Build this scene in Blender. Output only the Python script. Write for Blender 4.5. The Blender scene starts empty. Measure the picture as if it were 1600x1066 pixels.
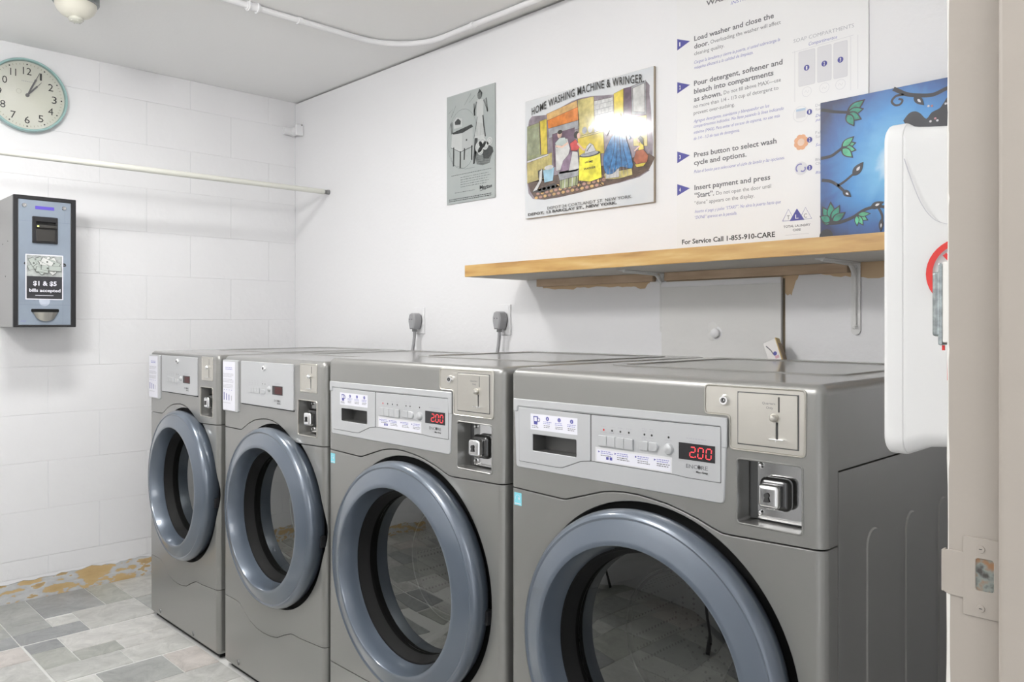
import bpy, bmesh, math, random
from mathutils import Vector, Matrix
from mathutils.geometry import tessellate_polygon
random.seed(7)
SC = bpy.context.scene
COL = SC.collection
H = 2.293                       # ceiling height
CAM = Vector((3.7647, -2.1103, 1.14))

# ------------------------------------------------------------------ camera
cd = bpy.data.cameras.new('camera')
cd.sensor_width = 36.0
cd.lens = 36.0 * 1249.7 / 1600.0
cd.shift_y = -26.0 / 1600.0
cd.clip_start = 0.02
cam = bpy.data.objects.new('camera', cd)
COL.objects.link(cam)
cam.location = CAM
cam.rotation_euler = (math.radians(90), 0, math.radians(90 - 44.428))
SC.camera = cam

# ------------------------------------------------------------------ world, lights, exposure
w = bpy.data.worlds.new('world')
SC.world = w
w.use_nodes = True
w.node_tree.nodes['Background'].inputs[0].default_value = (0.95, 0.97, 1.0, 1)
w.node_tree.nodes['Background'].inputs[1].default_value = 1.6
SC.view_settings.view_transform = 'Standard'
SC.view_settings.look = 'None'
SC.view_settings.gamma = 1.0
SC.view_settings.use_curve_mapping = False
SC.view_settings.exposure = -0.14


def area(name, loc, rot, sx, sy, power, col=(1, 1, 1)):
    l = bpy.data.lights.new(name, 'AREA')
    l.shape = 'RECTANGLE'
    l.size, l.size_y, l.energy, l.color = sx, sy, power, col
    o = bpy.data.objects.new(name, l)
    COL.objects.link(o)
    o.location = loc
    o.rotation_euler = rot
    return o


area('ceiling_lamp_light', (1.09, -1.38, 2.215), (0, 0, 0), 0.20, 0.30, 15, (1.0, 0.99, 0.975))
area('hallway_light', (4.45, -1.85, 1.75), (math.radians(0), math.radians(82), 0), 0.8, 0.8, 10, (1.0, 0.99, 0.98))

# ------------------------------------------------------------------ materials
MATS = {}


def mat(name, col=(.8, .8, .8), rough=.5, metal=0.0, bump=0.0, bscale=60., mottle=0.0, mscale=4., emit=0.0,
        coat=0.0, spec=0.5, detail=4.0):
    if name in MATS:
        return MATS[name]
    m = bpy.data.materials.new(name)
    m.use_nodes = True
    nt = m.node_tree
    b = nt.nodes['Principled BSDF']
    b.inputs['Base Color'].default_value = (*col, 1)
    b.inputs['Roughness'].default_value = rough
    b.inputs['Metallic'].default_value = metal
    b.inputs['Specular IOR Level'].default_value = spec
    b.inputs['Coat Weight'].default_value = coat
    b.inputs['Coat Roughness'].default_value = 0.08
    if emit:
        b.inputs['Emission Color'].default_value = (*col, 1)
        b.inputs['Emission Strength'].default_value = emit
    tc = nt.nodes.new('ShaderNodeTexCoord')
    if mottle:
        n = nt.nodes.new('ShaderNodeTexNoise')
        n.inputs['Scale'].default_value = mscale
        n.inputs['Detail'].default_value = detail
        nt.links.new(tc.outputs['Object'], n.inputs['Vector'])
        mr = nt.nodes.new('ShaderNodeMapRange')
        mr.inputs[1].default_value = .3
        mr.inputs[2].default_value = .7
        mr.inputs[3].default_value = 1 - mottle
        mr.inputs[4].default_value = 1 + mottle
        nt.links.new(n.outputs['Fac'], mr.inputs[0])
        mx = nt.nodes.new('ShaderNodeVectorMath')
        mx.operation = 'SCALE'
        mx.inputs[0].default_value = col
        nt.links.new(mr.outputs[0], mx.inputs['Scale'])
        nt.links.new(mx.outputs[0], b.inputs['Base Color'])
    if bump:
        n = nt.nodes.new('ShaderNodeTexNoise')
        n.inputs['Scale'].default_value = bscale
        n.inputs['Detail'].default_value = 3
        nt.links.new(tc.outputs['Object'], n.inputs['Vector'])
        bp = nt.nodes.new('ShaderNodeBump')
        bp.inputs['Strength'].default_value = bump
        bp.inputs['Distance'].default_value = 0.01
        nt.links.new(n.outputs['Fac'], bp.inputs['Height'])
        nt.links.new(bp.outputs['Normal'], b.inputs['Normal'])
    MATS[name] = m
    return m


def ramp_mat(name, stops, scale=6., detail=4., rough=.6, stretch=(1, 1, 1), bump=0.0, coat=0.0, wave=False,
             const=False, distort=0.0):
    m = bpy.data.materials.new(name)
    m.use_nodes = True
    nt = m.node_tree
    b = nt.nodes['Principled BSDF']
    b.inputs['Roughness'].default_value = rough
    b.inputs['Coat Weight'].default_value = coat
    tc = nt.nodes.new('ShaderNodeTexCoord')
    mp = nt.nodes.new('ShaderNodeMapping')
    mp.inputs['Scale'].default_value = stretch
    nt.links.new(tc.outputs['Object'], mp.inputs['Vector'])
    n = nt.nodes.new('ShaderNodeTexNoise')
    n.inputs['Scale'].default_value = scale
    n.inputs['Detail'].default_value = detail
    n.inputs['Distortion'].default_value = distort
    nt.links.new(mp.outputs[0], n.inputs['Vector'])
    r = nt.nodes.new('ShaderNodeValToRGB')
    r.color_ramp.elements.remove(r.color_ramp.elements[0])
    if const:
        r.color_ramp.interpolation = 'CONSTANT'
    for i, (p, c) in enumerate(stops):
        e = r.color_ramp.elements[0] if i == 0 else r.color_ramp.elements.new(p)
        e.position = p
        e.color = (*c, 1)
    nt.links.new(n.outputs['Fac'], r.inputs[0])
    nt.links.new(r.outputs[0], b.inputs['Base Color'])
    if bump:
        bp = nt.nodes.new('ShaderNodeBump')
        bp.inputs['Strength'].default_value = bump
        bp.inputs['Distance'].default_value = 0.005
        nt.links.new(n.outputs['Fac'], bp.inputs['Height'])
        nt.links.new(bp.outputs['Normal'], b.inputs['Normal'])
    MATS[name] = m
    return m


WALL = mat('wall_paint', (.80, .80, .812), .62, bump=.10, bscale=45, mottle=.012, mscale=2)
BLOCK = mat('block_paint', (.80, .80, .812), .55, bump=.16, bscale=35, mottle=.015, mscale=3)
CEIL = mat('ceiling_paint', (.88, .88, .875), .75, bump=.06, bscale=50, mottle=.015, mscale=1.5)
SILVER = mat('silver_paint', (.275, .273, .260), .35, metal=.5, bump=.01, bscale=400, coat=.7)
SILVER_IN = mat('silver_dark', (.16, .16, .155), .45, metal=.5)
PANEL = mat('panel_silver', (.52, .53, .54), .38, metal=.35)
PLATE = mat('brushed_plate', (.62, .60, .55), .30, metal=.85, bump=.02, bscale=150)
CHROME = mat('chrome', (.86, .86, .86), .10, metal=1.0)
STEEL = mat('steel_dark', (.22, .22, .22), .28, metal=.9)
BLUEGREY = mat('blue_grey_plastic', (.108, .133, .168), .28, metal=.3, coat=.9)
BLACK = mat('black_rubber', (.008, .008, .008), .6, spec=.2)
BLACKP = mat('black_plastic', (.02, .02, .022), .28)
DARKGREY = mat('dark_grey', (.10, .10, .10), .5)
WHITEP = mat('white_plastic', (.72, .72, .71), .34, coat=.2)
LABELW = mat('label_white', (.72, .72, .78), .45)
INKK = mat('ink_black', (.03, .03, .03), .6)
INKG = mat('ink_grey', (.16, .16, .17), .6)
INKLG = mat('ink_light_grey', (.45, .45, .48), .6)
INKB = mat('ink_blue', (.085, .085, .32), .6)
INKB2 = mat('ink_blue_pale', (.24, .24, .50), .6)
RED = mat('red_ink', (.62, .035, .03), .5)
GREYCORD = mat('grey_cord', (.33, .33, .34), .5)
LED = mat('red_led', (.95, .05, .06), .5, emit=1.3)
LEDDIM = mat('red_led_dim', (.045, .008, .008), .4, emit=.10)
POSTER = mat('poster_board', (.80, .80, .80), .35, coat=.1)
WOOD = ramp_mat('pine_shelf', [(.30, (.33, .17, .045)), (.45, (.48, .28, .085)), (.58, (.54, .34, .115)), (.72, (.62, .44, .20))], 4, 7, .45,
                (1.2, 9, 9), .15, .2)
CLEAT = ramp_mat('raw_cleat', [(.3, (.46, .33, .22)), (.7, (.60, .46, .33))], 8, 5, .7, (1, 6, 6), .1)
TAN = ramp_mat('bare_plaster', [(.3, (.58, .42, .26)), (.7, (.66, .50, .33))], 7, 4, .8)
PEEL = ramp_mat('peeled_base', [(.0, (.42, .27, .13)), (.40, (.58, .41, .20)), (.485, (.60, .44, .23)), (.50, (.52, .53, .54)),
                                (.60, (.62, .63, .63)), (.615, (.56, .40, .20)), (.75, (.36, .25, .14))], 11, 10, .8, (1, .8, 2.2), .5)
UNDER = mat('shelf_underside', (.55, .52, .48), .6)
BEIGE = mat('door_frame_paint', (.335, .30, .262), .5, bump=.05, bscale=40)
FRAMEW = mat('frame_chipped_white', (.66, .64, .60), .6)
CREAM = mat('cream_dome', (.74, .72, .63), .35)
RODM = mat('rod_cream', (.70, .70, .64), .30, coat=.3)
TEAL = mat('clock_teal', (.30, .47, .46), .35, coat=.3)
CLOCKF = ramp_mat('clock_face', [(.3, (.66, .67, .58)), (.7, (.74, .74, .68))], 4, 2, .5)


def slate():
    m = bpy.data.materials.new('slate_tile')
    m.use_nodes = True
    nt = m.node_tree
    b = nt.nodes['Principled BSDF']
    b.inputs['Roughness'].default_value = .38
    oi = nt.nodes.new('ShaderNodeObjectInfo')
    tc = nt.nodes.new('ShaderNodeTexCoord')
    n = nt.nodes.new('ShaderNodeTexNoise')
    n.inputs['Scale'].default_value = 12
    n.inputs['Detail'].default_value = 10
    n.inputs['Roughness'].default_value = .72
    n.inputs['Distortion'].default_value = .8
    add = nt.nodes.new('ShaderNodeVectorMath')
    add.operation = 'ADD'
    cmb = nt.nodes.new('ShaderNodeMath')
    cmb.operation = 'MULTIPLY'
    cmb.inputs[1].default_value = 37
    nt.links.new(oi.outputs['Random'], cmb.inputs[0])
    nt.links.new(tc.outputs['Object'], add.inputs[0])
    nt.links.new(cmb.outputs[0], add.inputs[1])
    nt.links.new(add.outputs[0], n.inputs['Vector'])
    mr = nt.nodes.new('ShaderNodeMapRange')
    mr.inputs[1].default_value = .3
    mr.inputs[2].default_value = .7
    mr.inputs[3].default_value = .70
    mr.inputs[4].default_value = 1.22
    nt.links.new(n.outputs['Fac'], mr.inputs[0])
    mx = nt.nodes.new('ShaderNodeVectorMath')
    mx.operation = 'SCALE'
    nt.links.new(oi.outputs['Color'], mx.inputs[0])
    nt.links.new(mr.outputs[0], mx.inputs['Scale'])
    nt.links.new(mx.outputs[0], b.inputs['Base Color'])
    bp = nt.nodes.new('ShaderNodeBump')
    bp.inputs['Strength'].default_value = .12
    bp.inputs['Distance'].default_value = .01
    nt.links.new(n.outputs['Fac'], bp.inputs['Height'])
    nt.links.new(bp.outputs['Normal'], b.inputs['Normal'])
    return m


SLATE = slate()


def glass_mat():
    m = bpy.data.materials.new('smoked_glass')
    m.use_nodes = True
    nt = m.node_tree
    for n in list(nt.nodes):
        nt.nodes.remove(n)
    out = nt.nodes.new('ShaderNodeOutputMaterial')
    mix = nt.nodes.new('ShaderNodeMixShader')
    tr = nt.nodes.new('ShaderNodeBsdfTransparent')
    tr.inputs[0].default_value = (.16, .16, .15, 1)
    gl = nt.nodes.new('ShaderNodeBsdfGlossy')
    gl.inputs['Roughness'].default_value = .015
    gl.inputs['Color'].default_value = (.88, .90, .88, 1)
    fr = nt.nodes.new('ShaderNodeFresnel')
    fr.inputs[0].default_value = 2.3
    nt.links.new(fr.outputs[0], mix.inputs[0])
    nt.links.new(tr.outputs[0], mix.inputs[1])
    nt.links.new(gl.outputs[0], mix.inputs[2])
    nt.links.new(mix.outputs[0], out.inputs[0])
    return m


GLASS = glass_mat()


def drum_mat():
    m = bpy.data.materials.new('perforated_drum')
    m.use_nodes = True
    nt = m.node_tree
    b = nt.nodes['Principled BSDF']
    b.inputs['Metallic'].default_value = .8
    b.inputs['Roughness'].default_value = .35
    tc = nt.nodes.new('ShaderNodeTexCoord')
    v = nt.nodes.new('ShaderNodeTexVoronoi')
    v.inputs['Scale'].default_value = 85
    v.inputs['Randomness'].default_value = .1
    nt.links.new(tc.outputs['Object'], v.inputs['Vector'])
    r = nt.nodes.new('ShaderNodeValToRGB')
    r.color_ramp.elements[0].position = .22
    r.color_ramp.elements[0].color = (.03, .03, .03, 1)
    r.color_ramp.elements[1].position = .28
    r.color_ramp.elements[1].color = (.5, .5, .5, 1)
    nt.links.new(v.outputs['Distance'], r.inputs[0])
    nt.links.new(r.outputs[0], b.inputs['Base Color'])
    return m


DRUM = drum_mat()


def canvas_mat():
    m = bpy.data.materials.new('blue_canvas')
    m.use_nodes = True
    nt = m.node_tree
    b = nt.nodes['Principled BSDF']
    b.inputs['Roughness'].default_value = .4
    tc = nt.nodes.new('ShaderNodeTexCoord')
    sb = nt.nodes.new('ShaderNodeVectorMath')
    sb.operation = 'DISTANCE'
    sb.inputs[1].default_value = (.20, 0, .205)
    nt.links.new(tc.outputs['Object'], sb.inputs[0])
    n = nt.nodes.new('ShaderNodeTexNoise')
    n.inputs['Scale'].default_value = 11
    n.inputs['Detail'].default_value = 5
    n.inputs['Distortion'].default_value = 1.5
    nt.links.new(tc.outputs['Object'], n.inputs['Vector'])
    ad = nt.nodes.new('ShaderNodeMath')
    ad.operation = 'MULTIPLY_ADD'
    ad.inputs[1].default_value = .07
    nt.links.new(n.outputs['Fac'], ad.inputs[0])
    nt.links.new(sb.outputs['Value'], ad.inputs[2])
    r = nt.nodes.new('ShaderNodeValToRGB')
    els = [(.05, (.62, .78, .88)), (.095, (.12, .42, .72)), (.16, (.03, .24, .58)), (.215, (.014, .10, .33)),
           (.27, (.010, .022, .09))]
    r.color_ramp.elements.remove(r.color_ramp.elements[0])
    for i, (p, c) in enumerate(els):
        e = r.color_ramp.elements[0] if i == 0 else r.color_ramp.elements.new(p)
        e.position, e.color = p, (*c, 1)
    nt.links.new(ad.outputs[0], r.inputs[0])
    nt.links.new(r.outputs[0], b.inputs['Base Color'])
    return m


CANVAS = canvas_mat()


# ------------------------------------------------------------------ mesh helpers
def finish(name, bm, m, parent=None, smooth=35, loc=None):
    me = bpy.data.meshes.new(name)
    bmesh.ops.recalc_face_normals(bm, faces=bm.faces)
    bm.to_mesh(me)
    bm.free()
    if smooth:
        for p in me.polygons:
            p.use_smooth = True
        me.set_sharp_from_angle(angle=math.radians(smooth))
    for x in (m if isinstance(m, (list, tuple)) else [m]):
        me.materials.append(x)
    o = bpy.data.objects.new(name, me)
    COL.objects.link(o)
    if smooth == 35:
        wn = o.modifiers.new('n', 'WEIGHTED_NORMAL')
        wn.keep_sharp = True
        wn.weight = 80
    if parent:
        o.parent = parent
    if loc is not None:
        o.location = loc
    return o


def box(bm, x0, x1, y0, y1, z0, z1, bev=0.0, seg=2):
    r = bmesh.ops.create_cube(bm, size=1.0)
    vs = r['verts']
    for v in vs:
        v.co = Vector(((x0 + x1) / 2 + v.co.x * (x1 - x0), (y0 + y1) / 2 + v.co.y * (y1 - y0),
                       (z0 + z1) / 2 + v.co.z * (z1 - z0)))
    if bev:
        es = list({e for v in vs for e in v.link_edges})
        bmesh.ops.bevel(bm, geom=es, offset=bev, segments=seg, profile=.5, affect='EDGES')
    return bm


def B(*a, **k):
    return box(bmesh.new(), *a, **k)


def cyl(bm, p0, p1, r0, r1=None, n=24, caps=True):
    r1 = r0 if r1 is None else r1
    p0, p1 = Vector(p0), Vector(p1)
    d = p1 - p0
    q = d.to_track_quat('Z', 'Y').to_matrix().to_4x4()
    mt = Matrix.Translation((p0 + p1) / 2) @ q
    bmesh.ops.create_cone(bm, cap_ends=caps, segments=n, radius1=r0, radius2=r1, depth=d.length, matrix=mt)
    return bm


def tube(bm, pts, r, n=10):
    pts = [Vector(p) for p in pts]
    rings = []
    for i, p in enumerate(pts):
        a = pts[max(i - 1, 0)]
        b = pts[min(i + 1, len(pts) - 1)]
        q = (b - a).to_track_quat('Z', 'Y')
        rings.append([bm.verts.new(p + q @ Vector((r * math.cos(2 * math.pi * k / n), r * math.sin(2 * math.pi * k / n), 0)))
                      for k in range(n)])
    for i in range(len(rings) - 1):
        for k in range(n):
            bm.faces.new((rings[i][k], rings[i][(k + 1) % n], rings[i + 1][(k + 1) % n], rings[i + 1][k]))
    bm.faces.new(rings[0][::-1])
    bm.faces.new(rings[-1])
    return bm


def lathe(bm, prof, cx, cz, n=96, axis='Y', closed=False):
    """profile of (radius, along) turned round the Y axis (or Z) through cx,cz"""
    rings = []
    for r, y in prof:
        if r < 1e-6:
            rings.append([bm.verts.new((cx, y, cz) if axis == 'Y' else (cx, cz, y))])
        else:
            ring = []
            for k in range(n):
                a = 2 * math.pi * k / n
                if axis == 'Y':
                    ring.append(bm.verts.new((cx + r * math.cos(a), y, cz + r * math.sin(a))))
                else:
                    ring.append(bm.verts.new((cx + r * math.cos(a), cz + r * math.sin(a), y)))
            rings.append(ring)
    idx = list(range(len(rings) - 1)) + ([len(rings) - 1] if closed else [])
    for i in idx:
        A, C_ = rings[i], rings[(i + 1) % len(rings)]
        for k in range(n):
            k2 = (k + 1) % n
            if len(A) == 1 and len(C_) == 1:
                continue
            if len(A) == 1:
                bm.faces.new((A[0], C_[k], C_[k2]))
            elif len(C_) == 1:
                bm.faces.new((A[k], C_[0], A[k2]))
            else:
                bm.faces.new((A[k], C_[k], C_[k2], A[k2]))
    return bm


def rrect(x0, x1, z0, z1, r=.004, n=4):
    pts = []
    for cx, cz, a0 in ((x1 - r, z1 - r, 0), (x0 + r, z1 - r, 90), (x0 + r, z0 + r, 180), (x1 - r, z0 + r, 270)):
        for k in range(n + 1):
            a = math.radians(a0 + 90 * k / n)
            pts.append((cx + r * math.cos(a), cz + r * math.sin(a)))
    return pts


def rpoly(pts, r, n=4):
    """round the corners of a polygon"""
    out = []
    N = len(pts)
    for i in range(N):
        p = Vector(pts[i])
        a = (Vector(pts[i - 1]) - p)
        b = (Vector(pts[(i + 1) % N]) - p)
        rr = min(r, a.length * .45, b.length * .45)
        s = p + a.normalized() * rr
        e = p + b.normalized() * rr
        for k in range(n + 1):
            t = k / n
            out.append(tuple(s * (1 - t) ** 2 + p * 2 * t * (1 - t) + e * t * t))
    return out


def plate(bm, loops, y_front, y_back, bev=0.0008):
    """flat plate in the XZ plane: loops[0] outline, others holes; front towards -Y"""
    def area2(l):
        return sum(l[i][0] * l[(i + 1) % len(l)][1] - l[(i + 1) % len(l)][0] * l[i][1] for i in range(len(l)))
    ins = []
    for li, l in enumerate(loops):
        l = list(l)
        ccw = area2(l) > 0
        if ccw != (li == 0):
            l.reverse()
        loops[li] = l
        n = len(l)
        q = []
        for i in range(n):
            p, a, b = Vector(l[i]), Vector(l[i - 1]), Vector(l[(i + 1) % n])
            d1 = (p - a)
            d2 = (b - p)
            d1 = d1.normalized() if d1.length > 1e-9 else Vector((1, 0))
            d2 = d2.normalized() if d2.length > 1e-9 else d1
            nn = Vector((-(d1.y + d2.y), d1.x + d2.x))
            nn = nn.normalized() if nn.length > 1e-6 else Vector((-d1.y, d1.x))
            q.append(p + nn * bev)
        ins.append(q)
    flat = [bm.verts.new((p.x, y_front, p.y)) for q in ins for p in q]
    tris = tessellate_polygon([[Vector((p.x, p.y, 0)) for p in q] for q in ins])
    for t in tris:
        try:
            bm.faces.new([flat[i] for i in t])
        except ValueError:
            pass
    k = 0
    for l in loops:
        n = len(l)
        mid = [bm.verts.new((p[0], y_front + bev, p[1])) for p in l]
        bk = [bm.verts.new((p[0], y_back, p[1])) for p in l]
        for i in range(n):
            j = (i + 1) % n
            bm.faces.new((flat[k + i], flat[k + j], mid[j], mid[i]))
            bm.faces.new((mid[i], mid[j], bk[j], bk[i]))
        k += n
    return bm


def prism(poly, y0, y1):
    bm = bmesh.new()
    a = [bm.verts.new((x, y0, z)) for x, z in poly]
    b = [bm.verts.new((x, y1, z)) for x, z in poly]
    bm.faces.new(a)
    bm.faces.new(b[::-1])
    n = len(poly)
    for i in range(n):
        bm.faces.new((a[i], b[i], b[(i + 1) % n], a[(i + 1) % n]))
    bmesh.ops.recalc_face_normals(bm, faces=bm.faces)
    return bm


def boolean(bm, ops, bevel=0.0):
    """bm op cutter bmeshes, evaluated; returns a bmesh"""
    tmp = []

    def tobj(b):
        bmesh.ops.recalc_face_normals(b, faces=b.faces)
        me = bpy.data.meshes.new('tmp')
        b.to_mesh(me)
        b.free()
        o = bpy.data.objects.new('tmp', me)
        COL.objects.link(o)
        tmp.append(o)
        return o
    o = tobj(bm)
    for op, c in ops:
        m = o.modifiers.new('b', 'BOOLEAN')
        m.operation = op
        m.solver = 'EXACT'
        m.object = tobj(c)
    if bevel:
        m = o.modifiers.new('v', 'BEVEL')
        m.width = bevel
        m.segments = 2
        m.limit_method = 'ANGLE'
        m.angle_limit = math.radians(50)
    dg = bpy.context.evaluated_depsgraph_get()
    me = bpy.data.meshes.new_from_object(o.evaluated_get(dg))
    out = bmesh.new()
    out.from_mesh(me)
    for t in tmp:
        d = t.data
        bpy.data.objects.remove(t)
        bpy.data.meshes.remove(d)
    bpy.data.meshes.remove(me)
    return out


def text_mesh(s, style):
    cu = bpy.data.curves.new('t', 'FONT')
    cu.body = s
    cu.resolution_u = 2
    if style in 'BST':
        cu.offset = .022
    if style == 'W':
        cu.offset = .03
    if style == 'C':
        cu.offset = .012
        cu.space_character = 1.12
    if style == 'I':
        cu.shear = .3
    o = bpy.data.objects.new('t', cu)
    me = bpy.data.meshes.new_from_object(o)
    vs = [(v.co.x, v.co.y) for v in me.vertices]
    fs = [tuple(p.vertices) for p in me.polygons]
    bpy.data.objects.remove(o)
    bpy.data.curves.remove(cu)
    bpy.data.meshes.remove(me)
    return vs, fs


class Print:
    """flat print on a plane: origin O, axes U (right), V (up), N (outwards)"""

    def __init__(s, O, U=(1, 0, 0), V=(0, 0, 1), N=(0, -1, 0), step=.00025):
        s.O, s.U, s.V, s.N = Vector(O), Vector(U), Vector(V), Vector(N)
        s.bm = bmesh.new()
        s.mats = []
        s.step = step

    def mi(s, m):
        if m not in s.mats:
            s.mats.append(m)
        return s.mats.index(m)

    def P(s, u, v, l):
        return s.O + s.U * u + s.V * v + s.N * (s.step * l)

    def raw(s, vs, fs, m, l=1):
        k = s.mi(m)
        bv = [s.bm.verts.new(s.P(u, v, l)) for u, v in vs]
        for f in fs:
            try:
                fc = s.bm.faces.new([bv[i] for i in f])
                fc.material_index = k
            except ValueError:
                pass

    def poly(s, pts, m, l=1):
        tr = tessellate_polygon([[Vector((p[0], p[1], 0)) for p in pts]])
        s.raw(pts, tr, m, l)

    def rect(s, a, b, c, d, m, l=1):
        s.raw([(a, c), (b, c), (b, d), (a, d)], [(0, 1, 2, 3)], m, l)

    def disc(s, u, v, ru, m, l=1, rv=None, n=20):
        rv = rv or ru
        s.raw([(u + ru * math.cos(2 * math.pi * k / n), v + rv * math.sin(2 * math.pi * k / n)) for k in range(n)],
              [tuple(range(n))], m, l)

    def ring(s, u, v, r, w_, m, l=1, n=28, a0=0, a1=360, rv=None):
        k = rv / r if rv else 1
        pts = [(u + r * math.cos(math.radians(a0 + (a1 - a0) * i / n)),
                v + k * r * math.sin(math.radians(a0 + (a1 - a0) * i / n))) for i in range(n + 1)]
        s.line(pts, w_, m, l)

    def line(s, pts, w_, m, l=1, taper=None):
        vs = []
        n = len(pts)
        for i, p in enumerate(pts):
            a, b = Vector(pts[max(i - 1, 0)]), Vector(pts[min(i + 1, n - 1)])
            d = (b - a)
            d = d.normalized() if d.length > 0 else Vector((1, 0))
            ww = w_ / 2 * (1 if taper is None else (1 + (taper - 1) * i / (n - 1)))
            vs += [(p[0] - d.y * ww, p[1] + d.x * ww), (p[0] + d.y * ww, p[1] - d.x * ww)]
        s.raw(vs, [(2 * i, 2 * i + 1, 2 * i + 3, 2 * i + 2) for i in range(n - 1)], m, l)

    def text(s, t, u, v, width, m, style='N', h=None, l=2, center=False, arc=None):
        vs, fs = text_mesh(t, style)
        if not vs:
            return
        x0, x1 = min(p[0] for p in vs), max(p[0] for p in vs)
        cap = .73
        k = width / (x1 - x0)
        kv = (h / cap) if h else k
        if center:
            u -= width / 2
        out = []
        for x, y in vs:
            uu = (x - x0) * k
            out.append((u + uu, v + y * kv + (arc(uu / width) if arc else 0)))
        s.raw(out, fs, m, l)

    def greek(s, u, v, width, rows, dv, m, l=2, hh=None, jit=.25):
        """illegible tiny print: rows of broken strokes"""
        hh = hh or dv * .45
        for r in range(rows):
            x = u
            end = u + width * (1 - random.random() * jit)
            while x < end:
                ww = min(dv * random.uniform(.5, 1.8), end - x)
                s.rect(x, x + ww, v - r * dv - hh, v - r * dv, m, l)
                x += ww + dv * .35

    def build(s, name, parent):
        me = bpy.data.meshes.new(name)
        s.bm.to_mesh(me)
        s.bm.free()
        for m in s.mats:
            me.materials.append(m)
        o = bpy.data.objects.new(name, me)
        COL.objects.link(o)
        o.parent = parent
        return o


def thing(name, label, cat, loc=(0, 0, 0), group=None):
    o = bpy.data.objects.new(name, None)
    COL.objects.link(o)
    o.location = loc
    o.empty_display_size = .1
    o['label'] = label
    o['category'] = cat
    if group:
        o['group'] = group
    return o


def struct(o, kind='structure'):
    o['kind'] = kind
    return o


def dup(root, loc, label):
    def cp(o, par):
        c = o.copy()
        COL.objects.link(c)
        c.parent = par
        for ch in [x for x in KIDS.get(o.name, [])]:
            cp(ch, c)
        return c
    KIDS = {}
    for o in COL.objects:
        if o.parent:
            KIDS.setdefault(o.parent.name, []).append(o)
    r = cp(root, None)
    r.location = loc
    r['label'] = label
    return r


# ================================================================== SETTING
XR = 3.557          # room-side face of the right wall
XH = 3.70           # hall-side face of the right wall
YN = -2.80          # near wall
YJ = -1.426         # door jamb (far side of the opening)
YJ2 = -2.31         # door jamb (hinge side, behind the camera)

# floor : grout bed + slate pieces
floor = struct(finish('floor', B(-.12, 4.9, YN - .1, .12, -.08, -.0035), mat('grout', (.70, .70, .68), .8, bump=.2, bscale=90)))
TONES = [(.47, .475, .45), (.36, .37, .355), (.52, .52, .495), (.57, .565, .54), (.30, .31, .31), (.39, .40, .365), (.54, .505, .475)]
tiles = [  # x0, x1, y0, y1, tone  (read off the photograph)
    (.0, .28, -1.01, -.90, 5), (.0, .28, -1.235, -1.01, 4), (.0, .30, -1.37, -1.235, 1), (.28, .52, -1.14, -.90, 2),
    (.30, .40, -1.235, -1.14, 2), (.30, .40, -1.37, -1.235, 1), (.40, .52, -1.37, -1.14, 4),
    (.53, .63, -1.365, -1.255, 4), (.63, .80, -1.365, -1.255, 5), (.53, .70, -1.255, -.92, 3), (.70, .80, -1.11, -.92, 3),
    (.70, .80, -1.255, -1.11, 5), (.80, .94, -1.365, -1.13, 0), (.80, .94, -1.13, -.92, 2),
    (.95, 1.14, -1.255, -1.04, 1), (.95, 1.14, -1.04, -.92, 6), (.95, 1.14, -1.365, -1.255, 2),
    (1.14, 1.30, -1.14, -.92, 2), (1.14, 1.30, -1.365, -1.14, 0), (1.30, 1.53, -1.365, -1.10, 1), (1.30, 1.53, -1.10, -.92, 3),
    (.0, .30, -1.57, -1.37, 5), (.30, .40, -1.57, -1.37, 1), (.40, .52, -1.60, -1.37, 4), (.53, .68, -1.50, -1.37, 6),
    (.68, .94, -1.53, -1.37, 2), (.53, .68, -1.68, -1.50, 1), (.95, 1.22, -1.60, -1.37, 0), (1.22, 1.53, -1.50, -1.37, 4),
    (.0, .28, -.90, -.68, 2), (.28, .52, -.90, -.74, 1)]
done = [(a, b, c, d) for a, b, c, d, _ in tiles]


def free(a, b, c, d):
    return all(b <= p + .004 or a >= q - .004 or d <= r + .004 or c >= s - .004 for p, q, r, s in done)


x = 0.0
while x < 4.2:
    wd = random.choice([.16, .24, .27])
    y = 0.0
    while y > YN + .02:
        dl = random.choice([.14, .23, .30])
        a, b, c, d = x, min(x + wd, 4.25), max(y - dl, YN), y
        if b < 1.6 and c < -.6 and d > -1.75:
            # fill whatever the listed pieces leave over on a fine grid
            pass
        elif (a > 1.55 or d <= -1.7 or c > -.66):
            if not (b > XR and (c > YJ or d < YJ2)) or b <= XR + .01:
                tiles.append((a, b, c, d, random.randrange(7)))
        y -= dl
    x += wd
for xx in (0, .26, .52, .78, 1.04, 1.30):
    for yy in (-.66, -.78, -1.60, -1.72):
        a, b, c, d = xx, xx + .25, yy - .11, yy
        if free(a, b, c, d):
            tiles.append((a, b, c, d, random.randrange(7)))
for (a, b, c, d, t) in tiles:
    g = .0020
    bm = B(a + g, b - g, c + g, d - g, -.012, random.uniform(-.0008, .0002), bev=.0012, seg=1)
    o = finish('tile', bm, SLATE, floor, smooth=0)
    k = random.uniform(.94, 1.06)
    col = TONES[t]
    o.color = (col[0] * k, col[1] * k, col[2] * k, 1)

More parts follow.
